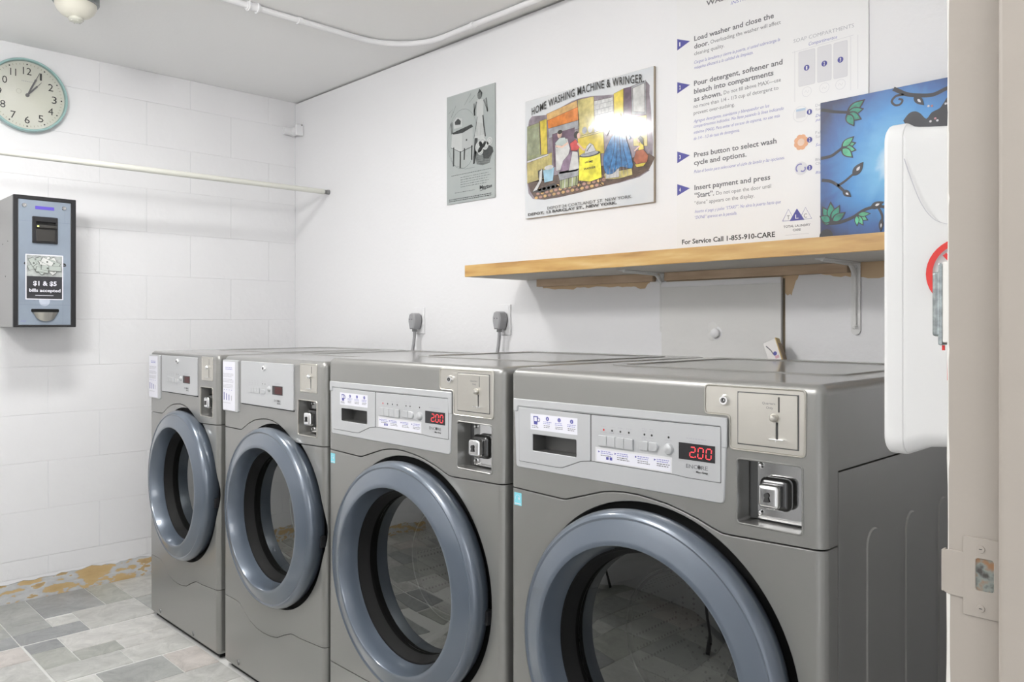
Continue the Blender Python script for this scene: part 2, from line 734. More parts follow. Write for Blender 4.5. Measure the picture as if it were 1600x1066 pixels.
# left wall: painted blocks with recessed joints, bare strip at its foot
bm = B(-.12, -.0020, YN - .1, .03, .0945, H + .02)
box(bm, -.12, -.0085, YN - .1, .03, -.02, .0945)
wl = struct(finish('wall_left', bm, WALL))
ZJ = [.094, .170] + [.170 + .1985 * k for k in range(1, 11)]
ZJ = [z for z in ZJ if z < H - .03] + [H + .0]
for i in range(len(ZJ) - 1):
    off = 0.0 if i % 2 else .20
    y = -.15 + off
    while y > YN:
        a, b = max(y - .40, YN), min(y, 0)
        if b - a > .02:
            g = .0009
            bm = B(-.012, random.uniform(-.0003, .0004), a + g, b - g, ZJ[i] + g, ZJ[i + 1] - g, bev=.0011, seg=2)
            finish('block', bm, BLOCK, wl)
        y -= .40
    # first piece next to the corner
    if off == 0:
        finish('block', B(-.012, 0, -.149, -.001, ZJ[i] + .0009, ZJ[i + 1] - .0009, bev=.0014), BLOCK, wl)
# bare strip where the skirting board was taken off, with a ragged paint edge over it
bb = struct(finish('baseboard_left', B(-.010, -.0030, YN, 0, -.003, .0935), PEEL))
bm = bmesh.new()
ys = [YN + i * .02 for i in range(int(-YN / .02) + 1)]
prev = None
zz = .0
for yv in ys:
    zz = .6 * zz + random.uniform(-.006, .006)
    e = .084 + zz
    cur = [bm.verts.new((-.0024, yv, .0955)), bm.verts.new((-.0008, yv, e + .001)), bm.verts.new((-.0028, yv, e - .001))]
    if prev:
        bm.faces.new((prev[0], prev[1], cur[1], cur[0]))
        bm.faces.new((prev[1], prev[2], cur[2], cur[1]))
    prev = cur
finish('paint_edge', bm, WALL, bb)

# back wall (smooth), with a narrow open joint under the ceiling
wb = struct(finish('wall_back', B(-.12, XH + .2, 0, .12, -.02, H - .008), WALL))
struct(finish('joint_dark_backing', B(-.12, XH + .2, .035, .12, H - .0075, H + .02), DARKGREY))  # dark backing added to stop light leaking through and keep the joint dark
struct(finish('ceiling', B(-.12, XH + .25, YN - .1, .12, H, H + .1), CEIL))
# right wall with doorway, near wall
wr = bmesh.new()
box(wr, XR, XH, YJ, .1, -.02, H)
box(wr, XR, XH, YN - .1, YJ2, -.02, H)
box(wr, XR, XH, YJ2, YJ, 2.06, H)
struct(finish('wall_right', wr, WALL))
struct(finish('wall_front', B(-.12, XH, YN - .12, YN, -.02, H), WALL))

# door frame (jamb face is the plane y = YJ) with stop, strike plate and rim strike
fr = bmesh.new()
# jamb board, its room-side edge chipped
box(fr, XR - .0003, XH + .004, YJ - .001, YJ + .018, 0, 2.06)
df = struct(finish('trim_2', fr, BEIGE))
bm = bmesh.new()
box(bm, 3.5935, 3.64, YJ - .014, YJ, 0, 2.05, bev=.004, seg=3)
struct(finish('door_stop', bm, BEIGE, df))
bm = bmesh.new()
# chipped white paint edge: irregular bead along the arris
pv = None
zc = 0.0
while zc < 2.05:
    rr = .0005 + random.random() * .0009 + (.0007 if .55 < zc < .95 else 0)
    ring = [bm.verts.new((XR - .0006 + rr * math.cos(a), YJ - .0002 + rr * math.sin(a) * .8, zc)) for a in
            [2 * math.pi * k / 8 for k in range(8)]]
    if pv:
        for k in range(8):
            bm.faces.new((pv[k], pv[(k + 1) % 8], ring[(k + 1) % 8], ring[k]))
    pv = ring
    zc += random.uniform(.008, .03)
finish('chipped_edge', bm, FRAMEW, df)
# strike plate
sp = bmesh.new()
hole = rrect(3.5757, 3.5882, .9365, .9612, .002)
plate(sp, [rrect(3.567, 3.5935, .9160, .9765, .0008), hole], YJ - .0022, YJ - .0008, .0003)
plate(sp, [rpoly([(3.5525, .9310), (3.5525, .9625), (3.5565, .9640), (3.5675, .9640), (3.5675, .9285), (3.5565, .9290)], .0015)],
      YJ - .0022, YJ - .0008, .0003)
box(sp, 3.5515, 3.5533, YJ - .0022, YJ + .006, .9305, .9630, bev=.0006)
spo = finish('strike_plate', sp, BEIGE, df)
finish('latch_hole', B(3.5757, 3.5882, YJ - .0012, YJ - .0006, .9365, .9612), ramp_mat('latch_hole_stuff', [(.35, (.05, .045, .04)), (.5, (.20, .22, .20)), (.65, (.25, .13, .06))], 110, 3, .6), spo)
for zs in (.9685, .9232):
    bm = cyl(bmesh.new(), (3.5795, YJ - .0030, zs), (3.5795, YJ - .0018, zs), .0026, .0030, 16)
    sc = finish('screw', bm, BEIGE, spo)
    finish('screw', B(3.5785, 3.5805, YJ - .0032, YJ - .0029, zs - .0003, zs + .0003), INKK, spo)
# rim strike of a night latch, on the room side of the frame
rs = bmesh.new()
box(rs, 3.5445, 3.5505, YJ - .002, YJ + .03, 1.1305, 1.1815, bev=.0022, seg=3)
box(rs, 3.5485, 3.5520, YJ - .0015, YJ + .032, 1.1235, 1.1885, bev=.0015, seg=2)
rso = finish('rim_strike', rs, mat('worn_zinc', (.30, .33, .33), .35, metal=.7, mottle=.3, mscale=200), df)
finish('strike_block', B(3.5515, 3.5590, YJ - .0008, YJ + .035, 1.1255, 1.1895, bev=.0014), FRAMEW, df)
finish('red_tag', B(3.5508, 3.5528, YJ + .002, YJ + .003, 1.1195, 1.1235), RED, df)
finish('red_tag', B(3.5552, 3.5562, YJ + .0, YJ + .001, 1.0960, 1.1235), RED, df)

# back wall pieces: bare strip under the shelf
def ragged(pts_top, bot, m, name, yy=-.0012):
    pr = Print((0, -.0004, 0), step=.0004)
    pr.poly(pts_top + bot, m, 2)
    return pr.build(name, wb)


def rag_line(pts, n=6, amp=.0035):
    out = []
    for i in range(len(pts) - 1):
        for k in range(n):
            t = k / n
            out.append((pts[i][0] * (1 - t) + pts[i + 1][0] * t, pts[i][1] * (1 - t) + pts[i + 1][1] * t + random.uniform(-amp, amp)))
    out.append(pts[-1])
    return out


# ================================================================== MACHINES
YF, YB = -.925, -.115
DEP = YB - YF


def keylock(bm, x, z, r, y):
    lathe(bm, [(0, y - .004), (r * .38, y - .004), (r * .42, y - .0065), (r * .75, y - .0065), (r * .95, y - .003), (r, y + .001)], x, z, 28)
    return bm


def machine(kind, x0, W, label, cat, name):
    washer = kind == 'washer'
    root = thing(name, label, cat, (x0 + W / 2, (YF + YB) / 2, 0), None)
    T = Matrix.Translation((-W / 2, -DEP / 2, 0))

    def part(nm, bm, m, par=None, smooth=35):
        bmesh.ops.transform(bm, matrix=T, verts=bm.verts)
        return finish(nm, bm, m, par or root, smooth)

    HT = 1.048 if washer else 1.036
    body = lambda: B(0, W, 0, DEP, .013, HT, bev=.017, seg=5)
    if washer:
        seam = [(-.2, .796), (0, .796), (.148, .7925), (.160, .7935), (.251, .8218), (.275, .826), (.303, .829), (.335, .8290), (.366, .8262), (.400, .822), (.429, .8155),
                (.460, .807), (.489, .7965), (.507, .791), (.520, .7905), (.68, .795), (.9, .795)]
        ls = [(-.2, .213), (.20, .213), (.26, .185), (.33, .172), (.40, .18), (.47, .21), (.9, .215)]
        cx, cz, RO = .356, .527, .280
    else:
        seam = [(-.2, .799), (0, .799), (.118, .799), (.132, .8005), (.180, .824), (.220, .838), (.26, .8445), (.30, .8475), (.337, .8455), (.375, .837), (.41, .8235), (.45, .803),
                (.474, .7945), (.49, .7925), (.65, .798), (.9, .798)]
        ls = [(-.2, .241), (.105, .239), (.120, .235), (.155, .214), (.19, .197), (.235, .186), (.278, .183), (.32, .185), (.363, .192), (.41, .213), (.448, .227), (.465, .2285),
              (.50, .228), (.62, .236), (.9, .236)]
        cx, cz, RO = .355, .560, .268
    g = .0009
    up = [(x_, z_ + g) for x_, z_ in seam]
    dn = [(x_, z_ - g) for x_, z_ in seam]
    lup = [(x_, z_ + g) for x_, z_ in ls]
    ldn = [(x_, z_ - g) for x_, z_ in ls]
    below_up = prism([(-.2, -.1), (.9, -.1)] + up[::-1], -.2, .049)
    # L-shaped side profile: front slab + lid
    Lp = bmesh.new()
    prof = [(-.1, 0), (.048, 0), (.048, .911), (1.2, .911), (1.2, 1.3), (-.1, 1.3)]
    a = [Lp.verts.new((-.2, y_, z_)) for y_, z_ in prof]
    b = [Lp.verts.new((.9, y_, z_)) for y_, z_ in prof]
    Lp.faces.new(a)
    Lp.faces.new(b[::-1])
    for i in range(6):
        Lp.faces.new((a[i], b[i], b[(i + 1) % 6], a[(i + 1) % 6]))
    if washer:
        rx0, rx1, rz0, rz1 = .536, .647, .8150, .9190
    else:
        rx0, rx1, rz0, rz1 = .491, .594, .8210, .9210
    ops = [('INTERSECT', Lp), ('DIFFERENCE', below_up),
           ('DIFFERENCE', prism(rrect(rx0, rx1, rz0, rz1, .005), -.05, .044))]
    if washer:
        ops.append(('DIFFERENCE', prism(rrect(.069, .191, .8790, .9160, .002), -.05, .040)))
    part('top_console', boolean(body(), ops, .0026), SILVER)
    cyc = cyl(bmesh.new(), (cx, -.2, cz), (cx, .2, cz), RO + .010, n=96)
    fp = boolean(body(), [('INTERSECT', prism(lup + dn[::-1], -.2, .0475)), ('DIFFERENCE', cyc)], .0024)
    fpo = part('front_panel', fp, SILVER)
    kp = boolean(body(), [('INTERSECT', prism([(-.2, -.1), (.9, -.1)] + ldn[::-1], -.2, .0475))], .0012)
    kpo = part('kick_panel', kp, SILVER)
    for bx, bz in (((.107, .043), (.41, .042)) if washer else ((.107, .040), (.425, .036))):
        bo = bmesh.new()
        lathe(bo, [(0, -.0035), (.006, -.0035), (.0085, -.002), (.0095, .001)], bx, bz, 16)
        part('bolt', bo, STEEL, kpo)
    # cabinet with drum opening
    cc = cyl(bmesh.new(), (cx, -.2, cz), (cx, .50, cz), .262, n=64)
    cab = boolean(body(), [('INTERSECT', B(-.2, .9, .0495, 1.3, .0, .909)), ('DIFFERENCE', cc)], .001)
    cabo = part('cabinet', cab, SILVER)
    # pressed channels on both sides
    for sx in (0, 1):
        for yc in ((.185, .358, .53, .70) if washer else (.2, .4, .6)):
            st = rrect(yc - .030, yc + .030, .10, .800, .0299, 8)
            rb = bmesh.new()
            plate(rb, [st], -.0022, .001, .0022)
            M = Matrix.Rotation(math.radians(90), 4, 'Z')
            bmesh.ops.transform(rb, matrix=M, verts=rb.verts)   # (x,y)->(-y,x)
            if sx:
                bmesh.ops.transform(rb, matrix=Matrix.Translation((W - .0, 0, 0)), verts=rb.verts)
            else:
                bmesh.ops.scale(rb, vec=(-1, 1, 1), verts=rb.verts)
            part('pressed_channel', rb, SILVER, cabo)
    # raised field of the lid
    lid = bmesh.new()
    plate(lid, [rrect(.075, W - .075, .235, DEP - .08, .03, 6), rrect(.10, W - .10, .26, DEP - .105, .024, 6)], -.0022, .0006, .0018)
    bmesh.ops.transform(lid, matrix=Matrix.Rotation(math.radians(90), 4, 'X'), verts=lid.verts)  # y->z, z->-y
    bmesh.ops.scale(lid, vec=(1, -1, -1), verts=lid.verts)
    bmesh.ops.translate(lid, vec=(0, 0, HT), verts=lid.verts)
    part('lid_bead', lid, SILVER)
    # plinth
    part('plinth', B(.02, W - .02, .018, DEP - .03, 0, .0135), BLACK)
    # drum, gasket
    dr = bmesh.new()
    lathe(dr, [(.250, .05), (.255, .07), (.255, .44), (.20, .47), (0, .475)], cx, cz, 64)
    part('drum', dr, DRUM)
    for k in range(3):
        an = math.radians(30 + 120 * k)
        lb = bmesh.new()
        box(lb, -.025, .025, .10, .42, .185, .252, bev=.02, seg=3)
        bmesh.ops.rotate(lb, cent=(0, 0, 0), matrix=Matrix.Rotation(an, 3, 'Y'), verts=lb.verts)
        bmesh.ops.translate(lb, vec=(cx, 0, cz), verts=lb.verts)
        part('drum_paddle', lb, DRUM)
    gk = bmesh.new()
    lathe(gk, [(RO + .0135, .020), (RO - .03, .022), (.235, .030), (.21, .050), (.235, .075), (.252, .085)], cx, cz, 96)
    part('gasket', gk, BLACK)
    # door
    k = RO / .28
    R = lambda r: r * k
    dm = bmesh.new()
    lathe(dm, [(R(.262), .018), (R(.274), .004), (R(.279), -.010), (R(.281), -.022), (R(.279), -.032), (R(.273), -.0400), (R(.268), -.0425),
               (R(.264), -.0408), (R(.259), -.0430), (R(.245), -.0480), (R(.230), -.0525), (R(.2225), -.0545), (R(.2195), -.0536), (R(.2178), -.0505),
               (R(.2115), -.0250), (R(.2065), -.0040), (R(.2060), .004), (R(.22), .018)], cx, cz, 128, closed=True)
    door = part('door', dm, BLUEGREY, smooth=40)
    door['label'] = 'round blue-grey door ring with smoked glass'
    sl = bmesh.new()
    lathe(sl, [(R(.2085), -.0055), (R(.203), -.0050), (R(.200), .004), (R(.1925), .020), (R(.1900), .030), (R(.205), .030)], cx, cz, 96)
    part('door_seal', sl, BLACK, door)
    gb = bmesh.new()
    lathe(gb, [(R(.1920), .0230), (R(.18), .0212), (R(.14), .0192), (R(.09), .0180), (R(.04), .0175), (0, .0175)], cx, cz, 96)
    part('door_glass', gb, GLASS, door, 80)
    bw = bmesh.new()
    lathe(bw, [(R(.188), .030), (R(.175), .07), (R(.155), .115), (R(.138), .13), (R(.136), .132), (R(.139), .134), (R(.157), .118), (R(.177), .072), (R(.190), .032)],
          cx, cz, 72)
    part('glass_bowl', bw, mat('bowl_glass_edge', (.03, .032, .03), .2, coat=.3), door)
    rm = bmesh.new()
    lathe(rm, [(R(.140), .124), (R(.142), .122), (R(.144), .124), (R(.142), .126)], cx, cz, 72, closed=True)
    part('bowl_rim', rm, WHITEP, door)
    # hinge and latch piece on the door edge
    part('door_latch', B(cx + R(.262), cx + R(.282), -.006, .012, cz - .045, cz - .012, bev=.003), BLACKP, door)

    # ---------------- control panel
    F = -.0022
    if washer:
        cp = bmesh.new()
        pull = rrect(.0705, .1895, .8805, .9145, .002)
        plate(cp, [rpoly([(.015, .984), (.5185, .984), (.5125, .8405), (.021, .8415)], .008), rrect(.067, .193, .877, .918, .002)], F, .001, .0015)
        cpo = part('control_panel', cp, PANEL)
        tc_ = bmesh.new()
        plate(tc_, [rpoly([(.0145, .9845), (.5190, .9848), (.5190, .9350), (.5085, .9350), (.5075, .9700), (.0270, .9690), (.0265, .9580), (.0145, .9580)], .003)],
              F - .0022, F + .0005, .0012)
        part('panel_cap', tc_, PANEL, cpo)
        dw = bmesh.new()
        plate(dw, [rpoly([(.0305, .9670), (.2245, .9660), (.2245, .8780), (.200, .8740), (.152, .8555), (.135, .8545), (.0315, .8550)], .002), pull],
              F - .0016, F + .0005, .0008)
        dwo = part('detergent_drawer', dw, PANEL, cpo)
        pk = bmesh.new()
        # pull pocket liner
        plate(pk, [rrect(.067, .193, .877, .918, .002), rrect(.0695, .1905, .8795, .9155, .002)], F + .0004, .038, .0001)
        part('drawer_pull', pk, SILVER_IN, cpo)
        part('drawer_pull', B(.069, .191, .036, .039, .879, .916), SILVER_IN, cpo)
        gp_ = bmesh.new()
        plate(gp_, [rpoly([(.0295, .9675), (.5075, .9695), (.5075, .8745), (.440, .8745), (.415, .8765), (.2270, .8768), (.200, .8730), (.152, .8545), (.135, .8535), (.0305, .8540)], .002),
                    rrect(.067, .193, .877, .918, .002)], F - .0002, F + .0005, .0001)
        part('panel_seam_shade', gp_, DARKGREY, cpo)  # dark sheet under the plates, painting shade into the grooves between them
        fp2 = bmesh.new()
        plate(fp2, [rpoly([(.2270, .9660), (.5065, .9685), (.5065, .8755), (.440, .8755), (.415, .8775), (.2270, .8780)], .002)], F - .0010, F + .0005, .0006)
        part('fascia', fp2, PANEL, cpo)
        FF = F - .0010
        # buttons
        for i in range(4):
            bt = B(.2470 + i * .0203, .2470 + i * .0203 + .0197, FF - .0042, FF, .9100, .9300, bev=.0012)
            part('button', bt, PANEL, cpo)
        bt = B(.3425, .3610, FF - .0040, FF, .9125, .9290, bev=.0012)
        part('button', bt, PANEL, cpo)
        bt = bmesh.new()
        plate(bt, [rpoly([(.3616, .9290), (.3780, .9290), (.3815, .9240), (.3815, .9175), (.3780, .9125), (.3616, .9125)], .004)], FF - .0040, FF, .0012)
        part('button', bt, PANEL, cpo)
        bt = bmesh.new()
        lathe(bt, [(0, FF - .0062), (.005, FF - .0058), (.0085, FF - .0045), (.0103, FF - .0015), (.0105, FF)], .4040, .9205, 28)
        part('start_button', bt, PANEL, cpo)
        # display
        part('display', B(.425, .4965, FF - .0006, FF + .0005, .9065, .9352), BLACKP, cpo)
        pr = Print((-W / 2, -DEP / 2 + FF - .0006, 0))
        seven(pr, '2.00', .4475, .9120, .0098, .0172, .0158, LED)
        part_print(pr, 'display_digits', cpo)
        # printed marks on fascia
        pr = Print((-W / 2, -DEP / 2 + FF, 0))
        for i, lx in enumerate((.2580, .2780, .2975, .3170)):
            pr.disc(lx, .9408, .0021, RED if i == 0 else INKK, 2, n=10)
            pr.greek(lx - .006, .9480, .012, 1, .0028, INKLG)
            pr.greek(lx - .007, .9370, .014, 1, .0028, INKLG)
        for lx in (.352, .368):
            pr.disc(lx, .9410, .0021, INKK, 2, n=10)
            pr.greek(lx - .005, .9520, .010, 2, .0038, INKLG)
            pr.greek(lx - .006, .9365, .012, 1 if lx > .36 else 2, .0032, INKLG)
        pr.disc(.404, .9411, .0021, INKK, 2, n=10)
        pr.greek(.400, .9485, .008, 1, .0028, INKLG)
        pr.greek(.396, .9362, .016, 1, .0025, INKLG)
        pr.greek(.440, .9445, .040, 1, .0040, INKLG, jit=.05)
        pr.greek(.447, .9390, .027, 1, .0028, INKLG, jit=.05)
        logo(pr, .4400, .8925, .0430)
        part_print(pr, 'panel_print', cpo)
        # stickers
        pr = Print((-W / 2, -DEP / 2 + F - .0016, 0))
        pr.rect(.0655, .1930, .9240, .9565, LABELW, 1)
        pr.poly([(.0735, .9520), (.0870, .9520), (.0850, .9350), (.0755, .9350)], INKB, 2)
        pr.rect(.0765, .0840, .9420, .9500, LABELW, 3)
        pr.ring(.0885, .9450, .0035, .0015, INKB, 2)
        pr.greek(.0700, .9325, .020, 2, .0030, INKG)
        for i, lx in enumerate((.1130, .1450, .1780)):
            pr.disc(lx, .9490, .0042, INKB, 2)
            pr.text(str(i + 1), lx, .9470, .0017, LABELW, 'B', .0038, 3, True)
            pr.greek(lx - .011, .9430, .022, 2, .0033, INKB2)
            pr.greek(lx - .010, .9355, .020, 2, .0033, INKG)
        part_print(pr, 'soap_sticker', cpo)
        pr = Print((-W / 2, -DEP / 2 + FF, 0))
        pr.rect(.2375, .4110, .8790, .9065, mat('label_edge', (.66, .66, .67), .4), 1)
        pr.rect(.2410, .4080, .8810, .9030, LABELW, 2)
        for i, lx in enumerate((.2450, .2840, .3310, .3730)):
            pr.poly([(lx, .9005), (lx, .8965), (lx + .0045, .8985)], INKB, 3)
            pr.greek(lx + .006, .9005, .030, 2, .0035, INKB2, 3)
            pr.greek(lx + .006, .8930, .030, 2 if i else 1, .0035, INKG, 3)
        for lx in (.2640, .2725):
            pr.rect(lx, lx + .0060, .8850, .8905, INKB, 3)
        part_print(pr, 'steps_sticker', cpo)
        # coin plate (L shape)
        co = bmesh.new()
        plate(co, [rpoly([(.477, 1.0370), (.6525, 1.0370), (.6515, .9355), (.5245, .9355), (.5245, .9905), (.477, .9905)], .007)], -.0012, .001, .0010)
        plate(co, [rpoly([(.475, 1.0392), (.6548, 1.0392), (.6535, .9333), (.5225, .9333), (.5225, .9883), (.475, .9883)], .008),
                   rpoly([(.477, 1.0370), (.6525, 1.0370), (.6515, .9355), (.5245, .9355), (.5245, .9905), (.477, .9905)], .007)], -.0026, .001, .0009)
        coo = part('coin_plate', co, PLATE)
        ip = bmesh.new()
        plate(ip, [rrect(.5390, .6410, .9455, 1.0285, .0015), rrect(.6050, .6088, .9590, .9850, .001), rrect(.6092, .6112, 1.0010, 1.0250, .0006)], -.0032, -.001, .0006)
        part('coin_door', ip, PLATE, coo)
        part('coin_door_gap_shade', B(.5372, .6430, -.0015, -.0009, .9436, 1.0302), DARKGREY, coo)  # dark outline round the coin door, shade of a recess put in as colour
        part('coin_slot', B(.605, .612, -.0022, -.0009, .958, 1.026), INKK, coo)
        part('coin_door_gap_shade', B(.6412, .6430, -.0014, -.0009, .9460, 1.0120), INKK, coo)
        lk = keylock(bmesh.new(), .5140, 1.0140, .0095, -.001)
        part('key_lock', lk, CHROME, coo)
        lk = bmesh.new()
        lathe(lk, [(.0030, -.0082), (.0042, -.0082), (.0042, -.0070), (.0030, -.0070)], .5140, 1.0140, 20, closed=True)
        part('key_ring', lk, INKK, coo)
        kb = bmesh.new()
        lathe(kb, [(0, -.013), (.0035, -.0125), (.0058, -.0100), (.0068, -.0065), (.0060, -.003), (.0045, -.001)], .6030, .9918, 24)
        part('coin_return_knob', kb, PLATE, coo)
        lv = B(.5965, .6210, -.0105, -.003, .9575, .9592, bev=.0005)
        box(lv, .6060, .6078, -.007, -.003, .9545, .9590)
        part('coin_lever', lv, CHROME, coo)
        pr = Print((-W / 2, -DEP / 2 - .0032, 0))
        pr.text('Quarters', .5820, 1.0125, .0225, INKG, 'N', .0038, 1)
        pr.text('Only', .5890, 1.0055, .0115, INKG, 'N', .0038, 1)
        part_print(pr, 'coin_text', coo)
        # energy sticker
        pr = Print((-W / 2, -DEP / 2, 0))
        cy = mat('cyan_label', (.22, .62, .72), .4)
        s0 = .0140
        pr.rect(s0, s0 + .0215, .7600, .7865, cy, 1)
        pr.ring(s0 + .0105, .7745, .0072, .0008, LABELW, 2, a0=20, a1=200)
        star = []
        for i in range(10):
            a_ = math.radians(90 + 36 * i)
            rr_ = .0040 if i % 2 == 0 else .0017
            star.append((s0 + .0140 + rr_ * math.cos(a_), .7745 + rr_ * math.sin(a_)))
        pr.poly(star, LABELW, 2)
        pr.rect(s0 + .0020, s0 + .0195, .7625, .7645, LABELW, 2)
        part_print(pr, 'energy_sticker', fpo)
    else:
        # instruction tag plate at the left
        tg = bmesh.new()
        plate(tg, [rrect(.008, .1165, .8545, 1.0225, .004)], -.007, .001, .0015)
        tgo = part('instruction_plate', tg, PANEL)
        pr = Print((-W / 2, -DEP / 2 - .007, 0))
        pr.rect(.010, .1000, .8580, 1.0170, LABELW, 1)
        pr.greek(.030, .9990, .050, 2, .0055, INKB2, 2, jit=.05)
        for zz_ in (.9780, .9600, .9420):
            pr.greek(.014, zz_, .075, 3, .0045, INKLG, 2)
        for i in range(4):
            pr.rect(.018 + .018 * i, .024 + .018 * i, .9230, .9250, INKB2, 2)
            pr.poly([(.0175 + .018 * i, .9150 - .003 * i), (.0225 + .018 * i, .9150 - .003 * i), (.0225 + .018 * i, .8900), (.0175 + .018 * i, .8900)],
                    INKB if i < 3 else INKLG, 2)
        pr.greek(.014, .8820, .070, 1, .0040, INKLG, 2)
        part_print(pr, 'instruction_sheet', tgo)
        cp = bmesh.new()
        plate(cp, [rrect(.1345, .4685, .8865, 1.0225, .003)], -.0045, .001, .0012)
        cpo = part('control_panel', cp, PANEL)
        part('panel_gap_shade', B(.1345, .4700, -.0020, .0005, .8838, .8866), BLACK, cpo)  # black strip painting the shadow below the panel edge
        FF = -.0045
        lk = bmesh.new()
        keylock(lk, .2930, 1.0045, .0105, FF + .001)
        part('key_lock', lk, CHROME, cpo)
        lk = bmesh.new()
        lathe(lk, [(0, FF - .0058), (.0040, FF - .0058), (.0040, FF - .0030)], .2930, 1.0045, 16)
        part('key_hole', lk, INKK, cpo)
        for i in range(4):
            part('button', B(.190 + i * .0185, .190 + i * .0185 + .0178, FF - .002, FF, .9250, .9420, bev=.0008), PANEL, cpo)
        bt = bmesh.new()
        plate(bt, [rrect(.2700, .2995, .9250, .9395, .006)], FF - .002, FF, .0008)
        part('button', bt, PANEL, cpo)
        bt = bmesh.new()
        lathe(bt, [(0, FF - .0058), (.005, FF - .0050), (.0085, FF - .002), (.0090, FF)], .3230, .9420, 24)
        part('start_button', bt, PANEL, cpo)
        part('display', B(.3440, .4070, FF - .0006, FF + .0005, .9270, .9540), BLACKP, cpo)
        pr = Print((-W / 2, -DEP / 2 + FF - .0006, 0))
        pr.rect(.3600, .4040, .9300, .9515, LEDDIM, 1)
        seven(pr, '2.00', .3640, .9325, .0100, .0160, .0130, mat('red_led_faint', (.10, .012, .012), .5, emit=.25), l=2)
        part_print(pr, 'display_digits', cpo)
        pr = Print((-W / 2, -DEP / 2 + FF, 0))
        for lx in (.197, .215, .234, .252, .283, .298, .323):
            pr.disc(lx, .9560, .0019, INKK if lx in (.283, .298) else INKLG, 2, n=10)
            pr.greek(lx - .005, .9635, .010, 1, .0026, INKLG)
            pr.greek(lx - .006, .9510, .012, 1, .0026, INKLG)
        pr.greek(.271, .9230, .028, 2, .0035, INKLG)
        pr.greek(.358, .9625, .038, 2, .0034, INKLG)
        logo(pr, .3560, .9060, .0400)
        part_print(pr, 'panel_print', cpo)
        # coin plate
        co = bmesh.new()
        plate(co, [rrect(.5040, .5960, .9450, 1.0275, .003), rrect(.5075, .5925, .9490, 1.0240, .002)], -.0020, .001, .0009)
        plate(co, [rrect(.5070, .5930, .9485, 1.0245, .002)], -.0008, .001, .0003)
        coo = part('coin_plate', co, PLATE)
        part('coin_slot', B(.5620, .5645, -.0012, -.0006, .9570, .9850), INKK, coo)
        part('coin_slot', B(.5650, .5663, -.0012, -.0006, 1.0000, 1.0200), INKK, coo)
        kb = bmesh.new()
        lathe(kb, [(0, -.012), (.0035, -.0115), (.0058, -.0090), (.0068, -.0055), (.0050, -.0008)], .5600, .9915, 20)
        part('coin_return_knob', kb, CHROME, coo)
        part('coin_lever', B(.5500, .5780, -.0095, -.001, .9560, .9580, bev=.0005), CHROME, coo)
    # ---------------- coin vault recess
    vr = bmesh.new()
    plate(vr, [rrect(rx0 - .0025, rx1 + .0025, rz0 - .0025, rz1 + .0025, .007), rrect(rx0 + .0005, rx1 - .0005, rz0 + .0005, rz1 - .0005, .005)], -.0016, .003, .0010)
    vro = part('coin_vault', vr, PLATE if not washer else SILVER)
    pb = bmesh.new()
    plate(pb, [rrect(rx0 + .001, rx1 - .001, rz0 + .001, rz1 - .001, .004)], .0400, .0435, .0005)
    part('vault_plate', pb, STEEL, vro)
    part('vault_cheek', B(rx0 + .018, rx1 - .001, .034, .040, rz0 + .004, rz1 - .001, bev=.0008), CHROME, vro)
    mx_, mz_ = (rx0 + rx1) / 2 + .001, (rz0 + rz1) / 2 - .001
    vb = B(mx_ - .0265, mx_ + .0265, .012, .036, mz_ - .0265, mz_ + .0265, bev=.011, seg=5)
    part('vault_body', vb, mat('vault_dark', (.10, .10, .10), .22, metal=.9), vro)
    vb = B(mx_ - .0195, mx_ + .0165, -.004, .014, mz_ - .0205, mz_ + .0180, bev=.007, seg=4)
    part('vault_lock', vb, CHROME, vro)
    kh = bmesh.new()
    plate(kh, [[(mx_ - .002 + .0042 * math.cos(math.radians(a_)), mz_ + .0015 + .0042 * math.sin(math.radians(a_))) for a_ in range(-50, 231, 20)] +
               [(mx_ - .002 - .0050, mz_ - .009), (mx_ - .002 + .0050, mz_ - .009)]], -.0066, -.0055, .0001)
    part('keyhole', kh, INKK, vro)
    for sx in (rx0 + .024, rx1 - .010):
        for sz in (rz0 + .014, rz1 - .012):
            sm = bmesh.new()
            lathe(sm, [(0, .028), (.0035, .029), (.0052, .034)], sx, sz, 14)
            part('screw', sm, CHROME, vro)
    return root


def part_print(pr, name, par):
    o = pr.build(name, par)
    if name == 'panel_print':
        o['kind'] = 'stuff'
    return o


SEG = {'0': 'abcdef', '2': 'abged'}


def seven(pr, s, u, v, wd, ht, pitch, m, l=1):
    t = .0017
    for ch in s:
        if ch == '.':
            pr.disc(u - pitch + wd + .0012, v + .0010, .0012, m, l, n=8)
            continue
        sg = SEG[ch]
        hh = ht / 2
        sl_ = .08

        def bar(x0, y0, x1, y1):
            pr.line([(u + x0 + sl_ * y0, v + y0), (u + x1 + sl_ * y1, v + y1)], t, m, l)
        q = .0013
        if 'a' in sg: bar(q, ht, wd - q, ht)
        if 'd' in sg: bar(q, 0, wd - q, 0)
        if 'g' in sg: bar(q, hh, wd - q, hh)
        if 'f' in sg: bar(0, hh + q, 0, ht - q)
        if 'b' in sg: bar(wd, hh + q, wd, ht - q)
        if 'e' in sg: bar(0, q, 0, hh - q)
        if 'c' in sg: bar(wd, q, wd, hh - q)
        u += pitch


def logo(pr, u, v, wd):
    h = wd * .17
    pr.text('ENC', u, v, wd * .52, INKG, 'N', h)
    pr.disc(u + wd * .60, v + h * .5, h * .52, INKG, 2, n=14)
    pr.disc(u + wd * .60, v + h * .5, h * .28, INKK, 3, n=14)
    pr.text('RE', u + wd * .70, v, wd * .30, INKG, 'N', h)
    pr.text('by', u + wd * .34, v - h * .85, wd * .07, INKLG, 'N', h * .45)
    pr.text('Mac-Gray', u + wd * .46, v - h * .85, wd * .54, INKK, 'W', h * .45)


